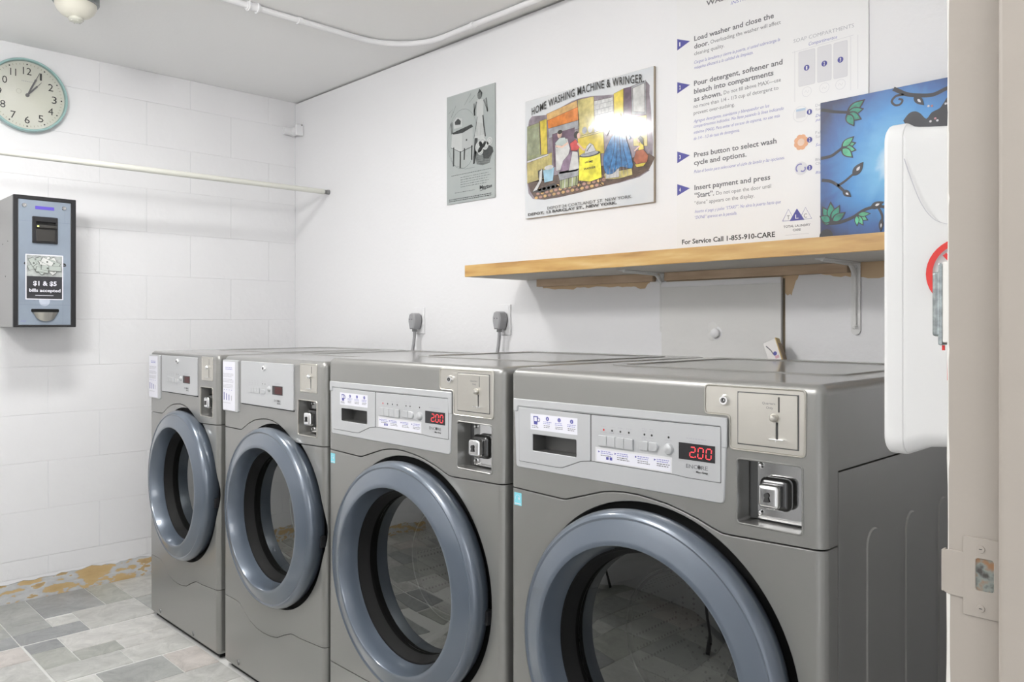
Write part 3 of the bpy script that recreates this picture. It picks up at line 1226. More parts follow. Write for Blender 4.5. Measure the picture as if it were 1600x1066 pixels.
w4 = machine('washer', 2.5488, .683, 'large silver coin washing machine nearest the doorway, rightmost of the row', 'washing machine', 'washing_machine')
w3 = dup(w4, (1.829 + .7 / 2, (YF + YB) / 2, 0), 'silver coin washing machine third from the left, below the right-hand plugged-in wall socket')
w3.scale = (1.027, 1, 1)
w4['group'] = w3['group'] = 'coin washing machines along the back wall'
w2 = machine('dryer', 1.176, .634, 'silver coin dryer second from the left, with a white instruction sheet at its top left', 'dryer', 'tumble_dryer')
w1 = dup(w2, (.5235 + .607 / 2, (YF + YB) / 2, 0), 'silver coin dryer standing leftmost in the row, nearest the white block wall')
w1.scale = (.957, 1, 1)
w1['group'] = w2['group'] = 'coin dryers along the back wall'

# ================================================================== SHELF and what is near it
sx0, sx1 = 1.685, 3.50
sh = thing('wall_shelf', 'long yellow pine shelf on white brackets above the washing machines', 'shelf', ((sx0 + sx1) / 2, -.15, 1.303))
o = finish('shelf_board', B(sx0, sx1, -.30, -.002, 1.303, 1.343, bev=.0015), WOOD, sh, loc=(-(sx0 + sx1) / 2, .15, -1.303))
off = Vector((-(sx0 + sx1) / 2, .15, -1.303))
o = finish('underside_paint', B(sx0 + .01, sx1, -.296, -.003, 1.3022, 1.3032), UNDER, sh, loc=off)
finish('cleat', B(1.7594, 2.268, -.021, -.0016, 1.276, 1.3022, bev=.0015), CLEAT, sh, loc=off)
finish('cleat', B(2.312, 2.885, -.021, -.0016, 1.276, 1.3022, bev=.0015), CLEAT, sh, loc=off)
for bx in (2.296, 2.900):
    bk = bmesh.new()
    box(bk, bx - .0125, bx + .0125, -.0045, -.0018, 1.125, 1.3018, bev=.001)
    cyl(bk, (bx, -.0018, 1.125), (bx, -.0045, 1.125), .0125, n=20)
    box(bk, bx - .0125, bx + .0125, -.215, -.002, 1.2985, 1.3022, bev=.001)
    # pressed rib
    tube(bk, [(bx, -.006, 1.135), (bx, -.0065, 1.24), (bx, -.009, 1.272), (bx, -.024, 1.290), (bx, -.05, 1.296), (bx, -.205, 1.2985)], .0045, 10)
    tube(bk, [(bx, -.0045, 1.262), (bx, -.028, 1.283), (bx, -.046, 1.2985)], .004, 8)
    b_ = finish('bracket', bk, WHITEP, sh, loc=off)
    for q in ((bx - .004, 1.133), (bx, 1.29)):
        s_ = bmesh.new()
        lathe(s_, [(0, -.0075), (.004, -.0065), (.0052, -.0040)], q[0], q[1], 14)
        finish('screw', s_, WHITEP, b_)
# bare strip of wall under the shelf, ragged paint edge
pr = Print((0, -.0004, 0), step=.0004)
pr.poly([(1.7594, 1.303)] + [(1.7594, 1.288)] + rag_line([(1.775, 1.272), (1.86, 1.262), (1.95, 1.266), (2.06, 1.266), (2.17, 1.262), (2.225, 1.256), (2.25, 1.283), (2.285, 1.285)]) + [(2.285, 1.303)], TAN, 1)
pr.poly([(2.285, 1.303), (2.285, 1.262)] + [(2.40, 1.262), (2.695, 1.262)] + rag_line([(2.70, 1.225), (2.722, 1.222), (2.735, 1.262), (2.75, 1.283), (2.80, 1.276), (2.86, 1.268), (2.93, 1.262), (3.1, 1.262), (3.5, 1.262)]) + [(3.5, 1.303)], TAN, 1)
# traces of the old bracket outline
pr.build('bare_strip', wb)

# access panel with its knob-like bump
ap = thing('access_panel', 'white painted square access panel on the wall under the shelf', 'panel', (2.4965, 0, 1.02))
aoff = Vector((-2.4965, 0, -1.02))
bm = B(2.2960, 2.6960, -.012, -.001, .86, 1.2700, bev=.0015)
finish('panel_board', bm, mat('panel_paint', (.70, .695, .68), .45, bump=.25, bscale=14, mottle=.02), ap, loc=aoff)
finish('top_rail', B(2.2960, 2.6965, -.0145, -.001, 1.2560, 1.2730, bev=.001), WALL, ap, loc=aoff)
kn = bmesh.new()
lathe(kn, [(0, -.026), (.008, -.0255), (.0135, -.022), (.0150, -.017), (.013, -.0135), (.020, -.0122), (.023, -.011)], 2.4909, 1.1139, 28)
finish('knob', kn, WALL, ap, loc=aoff)
bm = bmesh.new()
lathe(bm, [(0, -.0145), (.010, -.014), (.016, -.0125), (.019, -.0115)], 2.4790, 1.1300, 24)
lathe(bm, [(0, -.0140), (.008, -.0135), (.014, -.0122), (.016, -.0115)], 2.4760, 1.1060, 24)
finish('filler_lump', bm, MATS['panel_paint'], ap, loc=aoff)
finish('shadow_gap', B(2.6966, 2.7030, -.0016, -.0004, .86, 1.2690), mat('gap_brown', (.16, .13, .09), .8), ap, loc=aoff)


# outlets with angled plugs
def outlet(xa, xb, zb, zt, plab, clab, cord_end):
    cx_ = (xa + xb) / 2
    o = thing('wall_outlet', plab, 'outlet', (cx_, 0, (zb + zt) / 2))
    of = -Vector(o.location)
    finish('cover_plate', B(xa, xb, -.006, -.0003, zb, zt, bev=.002, seg=3), WALL, o, loc=of)
    finish('cover_rim', B(xa + .006, xb - .006, -.0075, -.0055, zb + .006, zt - .006, bev=.001), WALL, o, loc=of)
    px_, pz_ = xa + .039, (zb + zt) / 2 + .001
    p = thing('power_plug', clab, 'plug', (px_, -.04, pz_))
    pf = -Vector(p.location)
    bm = bmesh.new()
    poly = [(-.0215, .006), (-.0150, .0255), (-.004, .0300), (.006, .0300), (.0170, .0245), (.0225, .006), (.0215, -.008), (.0150, -.032), (.0125, -.0370), (-.0125, -.0370), (-.0150, -.032), (-.0210, -.008)]
    plate(bm, [[(px_ + a_, pz_ + b_) for a_, b_ in poly]], -.052, -.014, .005)
    po = finish('plug_body', bm, GREYCORD, p, loc=pf)
    bm = bmesh.new()
    plate(bm, [[(px_ + a_ * .86, pz_ + b_ * .84) for a_, b_ in poly]], -.018, -.0078, .001)
    finish('plug_face', bm, mat('plug_dark', (.08, .08, .085), .5), p, loc=pf)
    for dx in (-.007, .007):
        bm = cyl(bmesh.new(), (px_ + dx, -.053, pz_ + .004), (px_ + dx, -.050, pz_ + .004), .0022, n=10)
        finish('plug_pin_mark', bm, MATS['plug_dark'], po)
    bm = bmesh.new()
    box(bm, px_ - .006, px_ + .008, -.042, -.026, pz_ - .048, pz_ - .0365, bev=.001)
    finish('strain_relief', bm, STEEL, p, loc=pf)
    c = bmesh.new()
    tube(c, [(px_ + .001, -.034, pz_ - .046), (px_, -.034, pz_ - .070), (px_ - .003, -.035, pz_ - .10), (px_ - .008, -.040, pz_ - .14), (px_ - .014, -.055, pz_ - .22), (px_ - .01, -.060, pz_ - .34),
             (px_ + .02, -.05, pz_ - .60)], .0065, 10)
    co = finish('power_cord', c, GREYCORD, p, loc=pf)
    return o


outlet(1.0165, 1.0865, 1.1000, 1.2125, 'white wall outlet plate above the left end of the third machine, left of the two',
       'grey appliance plug with thick cord in the left-hand wall outlet', None)
outlet(1.5385, 1.6085, 1.1000, 1.2155, 'white wall outlet plate nearer the shelf, right of the two',
       'grey appliance plug with thick cord in the right-hand wall outlet', None)

# small carton behind the last washer
ct = thing('small_carton', 'small white and gold carton leaning on the wall at the back of the nearest washer', 'box', (2.738, -.075, .98))
bm = B(-.019, .019, -.010, .010, .0, .125, bev=.001)
c1 = finish('carton_body', bm, mat('carton_white', (.72, .70, .68), .5), ct)
finish('carton_side', B(.0185, .0215, -.0105, .0105, .0, .127, bev=.0008), mat('carton_gold', (.50, .36, .15), .45), ct)
finish('carton_side', B(.0215, .0245, -.0095, .0095, .0, .110, bev=.0008), mat('carton_brown', (.20, .14, .08), .5), ct)
pr = Print((-.019, -.0101, 0))
pr.line([(.006, .115), (.016, .098), (.020, .085)], .003, INKG, 1)
pr.disc(.025, .085, .006, INKB, 1, n=10)
pr.rect(.022, .034, .070, .078, mat('carton_pink', (.62, .38, .42), .5), 1)
pr.build('carton_print', ct)
ct.rotation_euler = (math.radians(-10), math.radians(-24), 0)

# ================================================================== POSTER with washing instructions
px0, px1, pz0, pz1 = 2.3475, 2.9330, 1.3440, 2.205
ps = thing('instruction_poster', 'large white poster of washer instructions standing on the shelf', 'poster', ((px0 + px1) / 2, 0, pz0))
po = -Vector(ps.location)
finish('poster_board', B(px0, px1, -.0040, -.0004, pz0, pz1, bev=.0004, seg=1), POSTER, ps, loc=po)
pr = Print(Vector((0, -.0040, 0)) + po)
LINES = [
 ('Load washer and close the', 2.4108, 2.005, 0.2603, 'B'), ('door.', 2.4108, 1.9811, 0.0515, 'B'),
 ('Overloading the washer will affect', 2.4672, 1.9825, 0.2244, 'N'), ('cleaning quality.', 2.4108, 1.961, 0.103, 'N'),
 ('Cargue la lavadora y cierre la puerta, si usted sobrecarga la', 2.4108, 1.9353, 0.2783, 'I'),
 ('m\u00e1quina afectar\u00e1 a la calidad de limpieza.', 2.4108, 1.9188, 0.1962, 'I'),
 ('Pour detergent, softener and', 2.4099, 1.8683, 0.2871, 'B'), ('bleach into compartments', 2.4099, 1.8437, 0.2601, 'B'),
 ('as shown.', 2.4099, 1.8199, 0.0959, 'B'), ('Do not fill above MAX\u2014use', 2.5120, 1.8210, 0.1800, 'N'),
 ('no more than 1/4 - 1/3 cup of detergent to', 2.4087, 1.8, 0.2757, 'N'), ('prevent over-sudsing.', 2.4087, 1.7798, 0.1395, 'N'),
 ('Agregue detergente, suavizante y blanqueador en los', 2.4087, 1.7559, 0.2485, 'I'),
 ('compartimentos indicados. No llene pasando la l\u00ednea indicando', 2.4087, 1.7401, 0.2918, 'I'),
 ('m\u00e1ximo (MAX). Para evitar el exceso de espuma, no use m\u00e1s', 2.4087, 1.7218, 0.2804, 'I'),
 ('de 1/4 - 1/3 de taza de detergente.', 2.4087, 1.7026, 0.1551, 'I'),
 ('Press button to select wash', 2.4099, 1.65, 0.2691, 'B'), ('cycle and options.', 2.4099, 1.6262, 0.1762, 'B'),
 ('Pulse el bot\u00f3n para seleccionar el ciclo de lavado y las opciones.', 2.4099, 1.6016, 0.2935, 'I'),
 ('Insert payment and press', 2.4116, 1.55, 0.2485, 'B'), ('\u201cStart\u201d.', 2.4116, 1.5262, 0.0679, 'B'),
 ('Do not open the door until', 2.4868, 1.5262, 0.1759, 'N'), ('\u201cdone\u201d appears on the display.', 2.4116, 1.5050, 0.1992, 'N'),
 ('Inserte el pago y pulse \u201cSTART\u201d. No abra la puerta hasta que', 2.4129, 1.4797, 0.2787, 'I'),
 ('\u201cDONE\u201d aparece en la pantalla.', 2.4129, 1.4614, 0.1424, 'I'),
 ('For Service Call 1-855-910-CARE', 2.3669, 1.3871, 0.3078, 'S'),
 ('TOTAL LAUNDRY', 2.6998, 1.4093, 0.0778, 'T'), ('CARE', 2.727, 1.398, 0.0233, 'T'),
 ('SOAP COMPARTMENTS', 2.7292, 1.9190, 0.1667, 'G'), ('Compartimentos', 2.7726, 1.9010, 0.0787, 'I'),
 ('WASHER', 2.4528, 2.1000, .112, 'B'), ('INSTRUCTIONS', 2.580, 2.1000, .215, 'B'), ('INSTRUCCIONES', 2.535, 2.0800, .14, 'I')]
CAPH = {'B': .0155, 'N': .0118, 'I': .0098, 'S': .0150, 'T': .0065, 'G': .0105}
for s_, u_, v_, w_, st_ in LINES:
    m_ = {'I': INKB2, 'G': INKLG, 'T': INKG}.get(st_, INKG if st_ in 'BN' else INKK)
    pr.text(s_, u_, v_, w_, m_, st_, CAPH[st_], 1)
for i, (a_, b_) in enumerate(((2.0265, 1.9910), (1.8925, 1.857), (1.677, 1.6404), (1.5757, 1.5395))):
    pr.poly([(2.3495, a_), (2.3495, b_), (2.3955, (a_ + b_) / 2)], INKB, 1)
    pr.text(str(i + 1), 2.3570, (a_ + b_) / 2 - .0065, .0055 if i else .004, POSTER, 'B', .0125, 2)
for i, bx in enumerate((2.697, 2.7217, 2.7461)):
    tri = [(bx, 1.4285), (bx + .0175, 1.4605), (bx + .035, 1.4285)]
    if i == 1:
        pr.poly([(bx - .004, 1.4268), (bx + .0175, 1.4600), (bx + .039, 1.4268)], INKB, 2)
    else:
        pr.line(tri + [tri[0]], .0014, INKB, 1)
    pr.text('TLC'[i], bx + .0175, 1.4320, .0090, POSTER if i == 1 else INKG, 'N', .0120, 3, True)
pr.rect(2.7048, 2.7735, 1.3883, 1.3890, INKLG, 1)
FAINT = mat('poster_faint_line', (.60, .60, .63), .5)
FAINT2 = mat('poster_faint_fill', (.69, .69, .71), .5)
pr.line([(2.725, 1.8930), (2.8950, 1.8985)], .0009, FAINT, 1)
for xx in (2.7330, 2.8870, 2.9060):
    pr.line([(xx, 1.8960), (xx, 1.755)], .0009, FAINT, 1)
for i, (a_, b_) in enumerate(((2.7436, 2.7908), (2.7969, 2.8361), (2.8414, 2.8789))):
    pr.poly(rrect(a_, b_, 1.7940, 1.8900, .004), FAINT, 1)
    pr.poly(rrect(a_ + .0009, b_ - .0009, 1.7950, 1.8890, .0035), FAINT2, 2)
    c_ = (a_ + b_) / 2
    pr.disc(c_, 1.8418, .0078, INKB, 3)
    pr.text(str(i + 1), c_, 1.8370, .0038, POSTER, 'B', .0100, 4, True)
    pr.ring(c_, 1.7765, .0130, .0008, FAINT, 1)
    pr.line([(c_ - .006, 1.7740), (c_ - .003, 1.7800), (c_ + .003, 1.7730), (c_ + .006, 1.7790)], .0010, FAINT, 1)
PALEB = mat('poster_pale_blue', (.45, .58, .72), .5)
ORNG = mat('poster_orange', (.78, .42, .24), .5)
ORNG2 = mat('poster_orange_pale', (.80, .60, .48), .5)
pr.ring(2.7498, 1.7184, .0215, .0008, FAINT, 1)
pr.rect(2.7370, 2.7640, 1.7080, 1.7320, FAINT2, 2)
pr.rect(2.7370, 2.7640, 1.7270, 1.7330, PALEB, 3)
for k in range(8):
    a_ = math.radians(45 * k + 20)
    pr.disc(2.751 + .0125 * math.cos(a_), 1.6408 + .0135 * math.sin(a_), .0086, ORNG, .4 + .15 * k, n=12)
pr.disc(2.751, 1.6408, .0100, ORNG2, 2)
pr.disc(2.751, 1.5690, .0185, FAINT2, 1)
pr.ring(2.748, 1.5700, .011, .0035, INKB2, 2, a0=60, a1=230)
pr.ring(2.756, 1.5670, .007, .0035, INKB2, 2, a0=-140, a1=40)
for i, (a_, b_) in enumerate(((2.775, 1.7196), (2.7755, 1.6435), (2.7755, 1.5673))):
    pr.disc(a_, b_, .0075, INKB, 3)
    pr.text(str(i + 1), a_, b_ - .0045, .0036, POSTER, 'B', .0095, 4, True)
for z_, t_ in ((1.7300, 'Detergent'), (1.7190, 'for main wash'), (1.7020, 'Detergente'), (1.6910, 'para lavado'), (1.6560, 'Fabric'), (1.6450, 'Softener'), (1.6230, 'Suavizante'),
               (1.5830, 'Bleach'), (1.5720, 'Chlorine'), (1.5480, 'Blanqueador')):
    it = z_ in (1.7020, 1.6910, 1.6230, 1.5480)
    pr.text(t_, 2.792, z_, .0062 * len(t_) ** .97 * .95, INKB2 if it else INKLG, 'I' if it else 'N', .0080, 1)
pr.build('poster_print', ps)

# ================================================================== BLUE PAINTING on the shelf
bx0, bx1, bz0, bz1 = 2.826, 3.262, 1.3445, 1.7250
bp = thing('canvas_painting', 'blue canvas painting of dark vines and green buds standing on the shelf', 'painting', (bx0, -.05, bz0))
bo = -Vector((bx0, 0, bz0))
finish('canvas', B(0, bx1 - bx0, 0, .018, 0, bz1 - bz0, bev=.0012), CANVAS, bp)
finish('canvas_edge', B(.001, bx1 - bx0 - .001, .003, .040, .001, bz1 - bz0 - .001), mat('canvas_side', (.05, .07, .14), .6), bp)
pr = Print((-bx0, -.0002, -bz0))
VINE = mat('vine_dark', (.018, .02, .028), .45)
GREEN = mat('bud_green', (.02, .22, .15), .45, mottle=.4, mscale=60)
GREEN2 = mat('bud_green_light', (.08, .42, .24), .45, mottle=.3, mscale=60)
PALE = mat('leaf_pale', (.62, .62, .66), .5)


def smooth(pts, n=6):
    out = []
    P_ = [Vector(p) for p in pts]
    for i in range(len(P_) - 1):
        p0, p1, p2, p3 = P_[max(i - 1, 0)], P_[i], P_[i + 1], P_[min(i + 2, len(P_) - 1)]
        for k in range(n):
            t = k / n
            out.append(tuple(.5 * ((2 * p1) + (p2 - p0) * t + (2 * p0 - 5 * p1 + 4 * p2 - p3) * t * t + (3 * p1 - p0 - 3 * p2 + p3) * t ** 3)))
    out.append(tuple(P_[-1]))
    return out


def vine(pts, wd=.0065, taper=.8):
    pr.line(smooth(pts), wd * 1.3, VINE, 1, taper)


PN = [0]


def petal(cx_, cz_, ln, wd, ang, m_, l=2, pale=False):
    PN[0] = (PN[0] + 1) % 6
    l = l + PN[0] * .5
    a_ = math.radians(ang)
    out, inn, mid = [], [], []
    for sgn in (1, -1):
        rng = range(0, 9) if sgn == 1 else range(8, 0, -1)
        for k in rng:
            t = k / 8
            ww = math.sin(math.pi * t ** .8) * wd / 2
            for lst, s1, o1 in ((out, 1.0, 0), (inn, .74, .13)):
                x_ = (t * s1 + o1) * ln
                y_ = sgn * ww * s1
                lst.append((cx_ + x_ * math.cos(a_) - y_ * math.sin(a_), cz_ + x_ * math.sin(a_) + y_ * math.cos(a_)))
    pr.poly(out, VINE, l)
    if m_ is PALE:
        inn = [(cx_ + .45 * (a - cx_) + .30 * ln * math.cos(a_), cz_ + .45 * (b - cz_) + .30 * ln * math.sin(a_)) for a, b in inn]
    pr.poly(inn, m_, l + .25)


vine([(2.828, 1.706), (2.845, 1.701), (2.862, 1.695), (2.9, 1.686)])
for an, ln, wd in ((30, .055, .026), (5, .045, .022), (-30, .045, .024), (-62, .042, .022)):
    petal(2.896, 1.684, ln, wd, an, GREEN, 2)
vine([(2.828, 1.578), (2.854, 1.580), (2.87, 1.588), (2.888, 1.599)])
for an, ln, wd in ((35, .042, .020), (10, .040, .020), (-18, .042, .022), (-45, .044, .022)):
    petal(2.882, 1.598, ln, wd, an, GREEN2, 2)
vine([(2.830, 1.520), (2.854, 1.514), (2.875, 1.499), (2.895, 1.478)])
vine([(2.872, 1.500), (2.890, 1.509), (2.911, 1.524), (2.921, 1.530)], .005)
petal(2.912, 1.521, .042, .022, 50, PALE, 2)
petal(2.886, 1.487, .030, .016, -42, PALE, 2)
vine([(2.848, 1.405), (2.866, 1.404), (2.884, 1.406), (2.913, 1.415), (2.942, 1.431), (2.974, 1.436), (3.0, 1.430)], .007)
for an, ln, wd in ((150, .036, .022), (120, .050, .024), (92, .054, .024), (62, .048, .024), (30, .044, .022), (175, .026, .018)):
    petal(2.856, 1.408, ln, wd, an, GREEN, 2)
for an, ln, wd in ((0, .036, .014), (-30, .034, .015), (-60, .034, .015), (-88, .030, .013)):
    petal(2.922, 1.420, ln, wd, an, GREEN2, 2)
petal(2.956, 1.434, .036, .018, 20, PALE, 3)
vine([(2.974, 1.436), (2.985, 1.411), (2.982, 1.385)], .005)
petal(2.984, 1.405, .034, .012, -95, PALE, 3)
vine([(3.012, 1.7235), (3.026, 1.714), (3.042, 1.704), (3.066, 1.696), (3.102, 1.690), (3.134, 1.699), (3.17, 1.706), (3.22, 1.700)], .008)
vine([(3.036, 1.704), (3.018, 1.704), (3.008, 1.693), (3.016, 1.682), (3.028, 1.682), (3.033, 1.691), (3.024, 1.696)], .0045)
petal(3.060, 1.696, .036, .017, -50, PALE, 2)
pr.poly(smooth([(3.035, 1.640), (3.048, 1.655), (3.062, 1.658), (3.075, 1.650), (3.088, 1.635), (3.10, 1.648), (3.118, 1.655), (3.128, 1.668), (3.15, 1.69), (3.20, 1.66), (3.23, 1.62), (3.15, 1.60), (3.05, 1.61)], 3), VINE, 2)
for k in range(14):
    pr.disc(random.uniform(3.09, 3.18), random.uniform(1.625, 1.665), .003, mat('feather_rose', (.45, .22, .25), .5) if k % 2 else PALE, 4, n=6)
pr.disc(2.842, 1.372, .018, VINE, 1)
pr.build('painted_vines', bp)

# ================================================================== FRAMED PRINTS
GX0, GZ0, GW, GH = 1.2355, 1.629, .2880, .4410
gp = thing('metal_sign', 'small grey-green tin sign of a vintage washer advertisement, left of the colour print', 'sign', (GX0, 0, GZ0))
finish('sign_plate', B(0, GW, -.0055, -.0010, 0, GH, bev=.0008), ramp_mat('tin_grey', [(.3, (.36, .395, .39)), (.7, (.42, .45, .44))], 6, 3, .45), gp)
pr = Print((0, -.0055, 0))
gk_ = mat('tin_dark', (.045, .05, .05), .5, mottle=.3, mscale=90)
gm_ = mat('tin_mid', (.17, .185, .18), .5, mottle=.3, mscale=70)
gl_ = mat('tin_light', (.52, .54, .53), .5)
S_ = lambda pts: [(a_ * GW, b_ * GH) for a_, b_ in pts]
pr.line(S_([(.04, .84), (.14, .88), (.10, .80), (.20, .90)]), .0018, gm_, 1)
pr.line(S_([(.38, .88), (.52, .97), (.48, .89), (.60, .94)]), .0018, gm_, 1)
pr.ring(.34 * GW, .58 * GH, .32 * GW, .0012, gm_, 1, rv=.27 * GH)
# wringer washer
pr.poly(S_([(.10, .52), (.135, .50), (.30, .462), (.56, .490), (.555, .655), (.12, .665)]), gl_, 2)
pr.poly(S_([(.33, .462), (.56, .490), (.555, .655), (.33, .640)]), mat('tin_soft', (.44, .46, .455), .5), 3)
pr.poly(S_([(.115, .655), (.53, .690), (.57, .665), (.34, .632), (.15, .640)]), gk_, 4)
pr.poly(S_([(.08, .745), (.13, .760), (.145, .650), (.10, .645)]), gm_, 4)
pr.poly(S_([(.15, .755), (.22, .790), (.33, .765), (.335, .690), (.16, .690)]), gl_, 3)
pr.poly(S_([(.18, .750), (.25, .775), (.31, .745), (.30, .715), (.19, .722)]), gk_, 5)
for a_, t_, b_ in ((.155, .52, .345), (.30, .47, .318), (.385, .49, .385), (.54, .50, .37)):
    pr.line(S_([(a_, t_), (a_ - .005, b_)]), .0065, gk_, 4)
pr.line(S_([(.10, .52), (.30, .463), (.56, .49)]), .002, gk_, 4)
pr.disc(.43 * GW, .56 * GH, .004, gk_, 5)
# woman in an apron
pr.disc(.700 * GW, .930 * GH, .013, gm_, 4, rv=.017)
pr.poly(S_([(.655, .945), (.70, .985), (.755, .945), (.745, .905), (.72, .955), (.68, .950)]), gk_, 5)
pr.poly(S_([(.640, .885), (.700, .900), (.780, .880), (.775, .745), (.640, .740)]), gl_, 3)
pr.poly(S_([(.655, .745), (.765, .745), (.815, .550), (.740, .530), (.585, .555)]), gl_, 3)
pr.line(S_([(.765, .745), (.785, .650), (.815, .550)]), .006, gk_, 4)
pr.line(S_([(.655, .745), (.625, .650), (.585, .555)]), .002, gk_, 4)
for k in range(7):
    pr.line(S_([(.62 + k * .025, .70 - k * .005), (.60 + k * .03, .57)]), .0010, gm_, 5)
pr.line(S_([(.640, .880), (.590, .800), (.600, .760), (.585, .870)]), .0075, gm_, 4)
pr.line(S_([(.780, .880), (.850, .790), (.860, .765), (.830, .890)]), .0075, gm_, 4)
pr.poly(S_([(.60, .558), (.66, .552), (.63, .400), (.60, .330), (.565, .330)]), gk_, 4)
# basket of laundry
pr.poly(S_([(.600, .440), (.640, .320), (.760, .300), (.900, .310), (.965, .410), (.800, .400)]), gm_, 4)
pr.poly(S_([(.740, .440), (.800, .480), (.880, .470), (.960, .440), (.975, .400), (.880, .350), (.780, .360)]), gk_, 5)
for a_, b_, r_ in ((.69, .47, .022), (.76, .50, .020), (.82, .47, .017), (.90, .50, .016), (.72, .43, .016)):
    pr.disc(a_ * GW, b_ * GH, r_, gl_, 6)
    pr.ring(a_ * GW, b_ * GH, r_ * .6, .0012, gm_, 7)
for k in range(5):
    pr.line(S_([(.63 + .012 * k, .40 - .02 * k), (.90, .39 - .02 * k)]), .0010, gk_, 6)
pr.line(S_([(.06, .50), (.14, .36), (.40, .30), (.60, .30)]), .0012, gm_, 1)
pr.greek(.105 * GW, .262 * GH, .84 * GW, 1, .0060, gm_, jit=.02)
pr.greek(.30 * GW, .232 * GH, .62 * GW, 5, .0095, gm_, hh=.0022)
pr.greek(.18 * GW, .100 * GH, .45 * GW, 1, .0060, gm_)
pr.greek(.05 * GW, .045 * GH, .90 * GW, 2, .0070, gk_, jit=.02)
pr.text('Maytag', .70 * GW, .092 * GH, .245 * GW, gk_, 'W', .0150, 2)
pr.line(S_([(.70, .078), (.945, .100)]), .0020, gk_, 1)
pr.build('sign_print', gp)

HX0, HZ0, HW, HH = 1.6925, 1.5285, .5745, .4330
hp = thing('washing_print', 'glossy colour print of women at a washing tub, hung between grey sign and poster', 'picture', (HX0, 0, HZ0))
PAPER = ramp_mat('print_paper', [(.3, (.62, .66, .70)), (.7, (.74, .74, .74))], 5, 3, .12, coat=1.0)
finish('backing', B(0, HW, -.0100, -.0010, 0, HH, bev=.0006), mat('backing_board', (.42, .36, .28), .6), hp)
finish('print_sheet', B(.001, HW - .0015, -.0112, -.0100, .001, HH - .001), PAPER, hp)
pr = Print((0, -.0112, 0))
G_ = dict(rough=.12, coat=1.0)
def pm(n, c, mt=.32, s=34): return mat(n, c, mottle=mt, mscale=s, **G_)
T_ = lambda pts: [(a_ * HW, b_ * HH) for a_, b_ in pts]
kk = mat('print_ink', (.045, .042, .04), **G_)
wall_t = pm('print_mauve', (.26, .22, .25))
yel = pm('print_yellow', (.66, .52, .07))
yelp = pm('print_pale_yellow', (.56, .48, .18))
orn = pm('print_orange', (.66, .22, .05))
ornp = pm('print_peach', (.60, .38, .15))
pur = pm('print_purple', (.14, .09, .13))
blu = pm('print_blue', (.05, .18, .40), .45, 60)
wht = pm('print_white', (.60, .60, .59), .18, 40)
skn = pm('print_skin', (.66, .45, .36))
brn = pm('print_brown', (.12, .08, .06), .35, 40)
tile_c = pm('print_red_floor', (.42, .24, .19), .3, 40)
gry = pm('print_grey', (.34, .35, .37))
grn = pm('print_green', (.32, .35, .19))
_poly = pr.poly


def outlined(pts, m, l=1):
    _poly(pts, m, l)
    if l >= 2 and m is not kk:
        pr.line(list(pts) + [pts[0]], .0013, brn if l < 5 else kk, l + .5)


pr.poly = outlined
# room behind
pr.poly(T_(smooth([(.03, .80), (.06, .86), (.20, .84), (.40, .90), (.55, .90), (.75, .86), (.95, .90), (.97, .80), (.985, .60), (.99, .30), (.90, .20), (.60, .17), (.30, .14), (.07, .16), (.02, .30), (.015, .60), (.03, .80)], 2)), wall_t, 1)
pr.poly(T_([(.02, .78), (.19, .80), (.20, .52), (.02, .48)]), grn, 2)
pr.poly(T_([(.02, .48), (.235, .52), (.235, .30), (.02, .30)]), yelp, 2)
pr.poly(T_([(.02, .490), (.205, .515), (.205, .500), (.02, .472)]), wht, 3)
pr.poly(T_([(.125, .800), (.190, .806), (.197, .514), (.141, .519)]), yel, 3)
pr.line(T_([(.128, .80), (.141, .52)]), .005, brn, 4)
pr.poly(T_([(.190, .846), (.440, .895), (.457, .734), (.204, .722)]), orn, 2)
pr.poly(T_([(.190, .846), (.440, .895), (.445, .840), (.195, .790)]), ornp, 3)
pr.poly(T_([(.204, .722), (.457, .734), (.457, .665), (.210, .640)]), gry, 2)
pr.poly(T_([(.445, .896), (.571, .891), (.577, .600), (.455, .600)]), yelp, 2)
pr.poly(T_([(.571, .853), (.716, .847), (.722, .600), (.577, .600)]), wht, 2)
for r_ in range(6):
    zz_ = .62 + r_ * .040
    pr.line(T_([(.575, zz_), (.718, zz_)]), .0014, gry, 3)
    for c_ in range(5):
        xx = .585 + c_ * .028 + (r_ % 2) * .014
        pr.line(T_([(xx, zz_), (xx, zz_ + .04)]), .0012, gry, 3)
pr.poly(T_([(.720, .870), (.79, .89), (.79, .60), (.722, .60)]), yel, 2)
pr.poly(T_([(.79, .89), (.845, .891), (.85, .55), (.79, .56)]), pur, 2)
pr.poly(T_([(.845, .891), (.946, .910), (.951, .656), (.850, .682)]), gry, 3)
pr.poly(T_([(.856, .875), (.936, .890), (.940, .675), (.860, .700)]), wht, 4)
pr.poly(T_([(.850, .657), (.951, .650), (.957, .420), (.862, .440)]), yelp, 3)
pr.poly(T_([(.238, .667), (.252, .396), (.421, .391), (.421, .681)]), pur, 3)
# floor
pr.poly(T_(smooth([(.03, .30), (.30, .33), (.60, .33), (.97, .36), (.985, .28), (.90, .21), (.60, .17), (.30, .145), (.09, .16), (.03, .30)], 2)), brn, 2)
for r_ in range(3):
    for c_ in range(15):
        cxx = .10 + c_ * .038 + r_ * .015
        czz = .165 + r_ * .032 + c_ * .002
        pr.disc(cxx * HW, czz * HH, .0085, tile_c if (r_ + c_) % 2 else ornp, 3, rv=.0052, n=8)
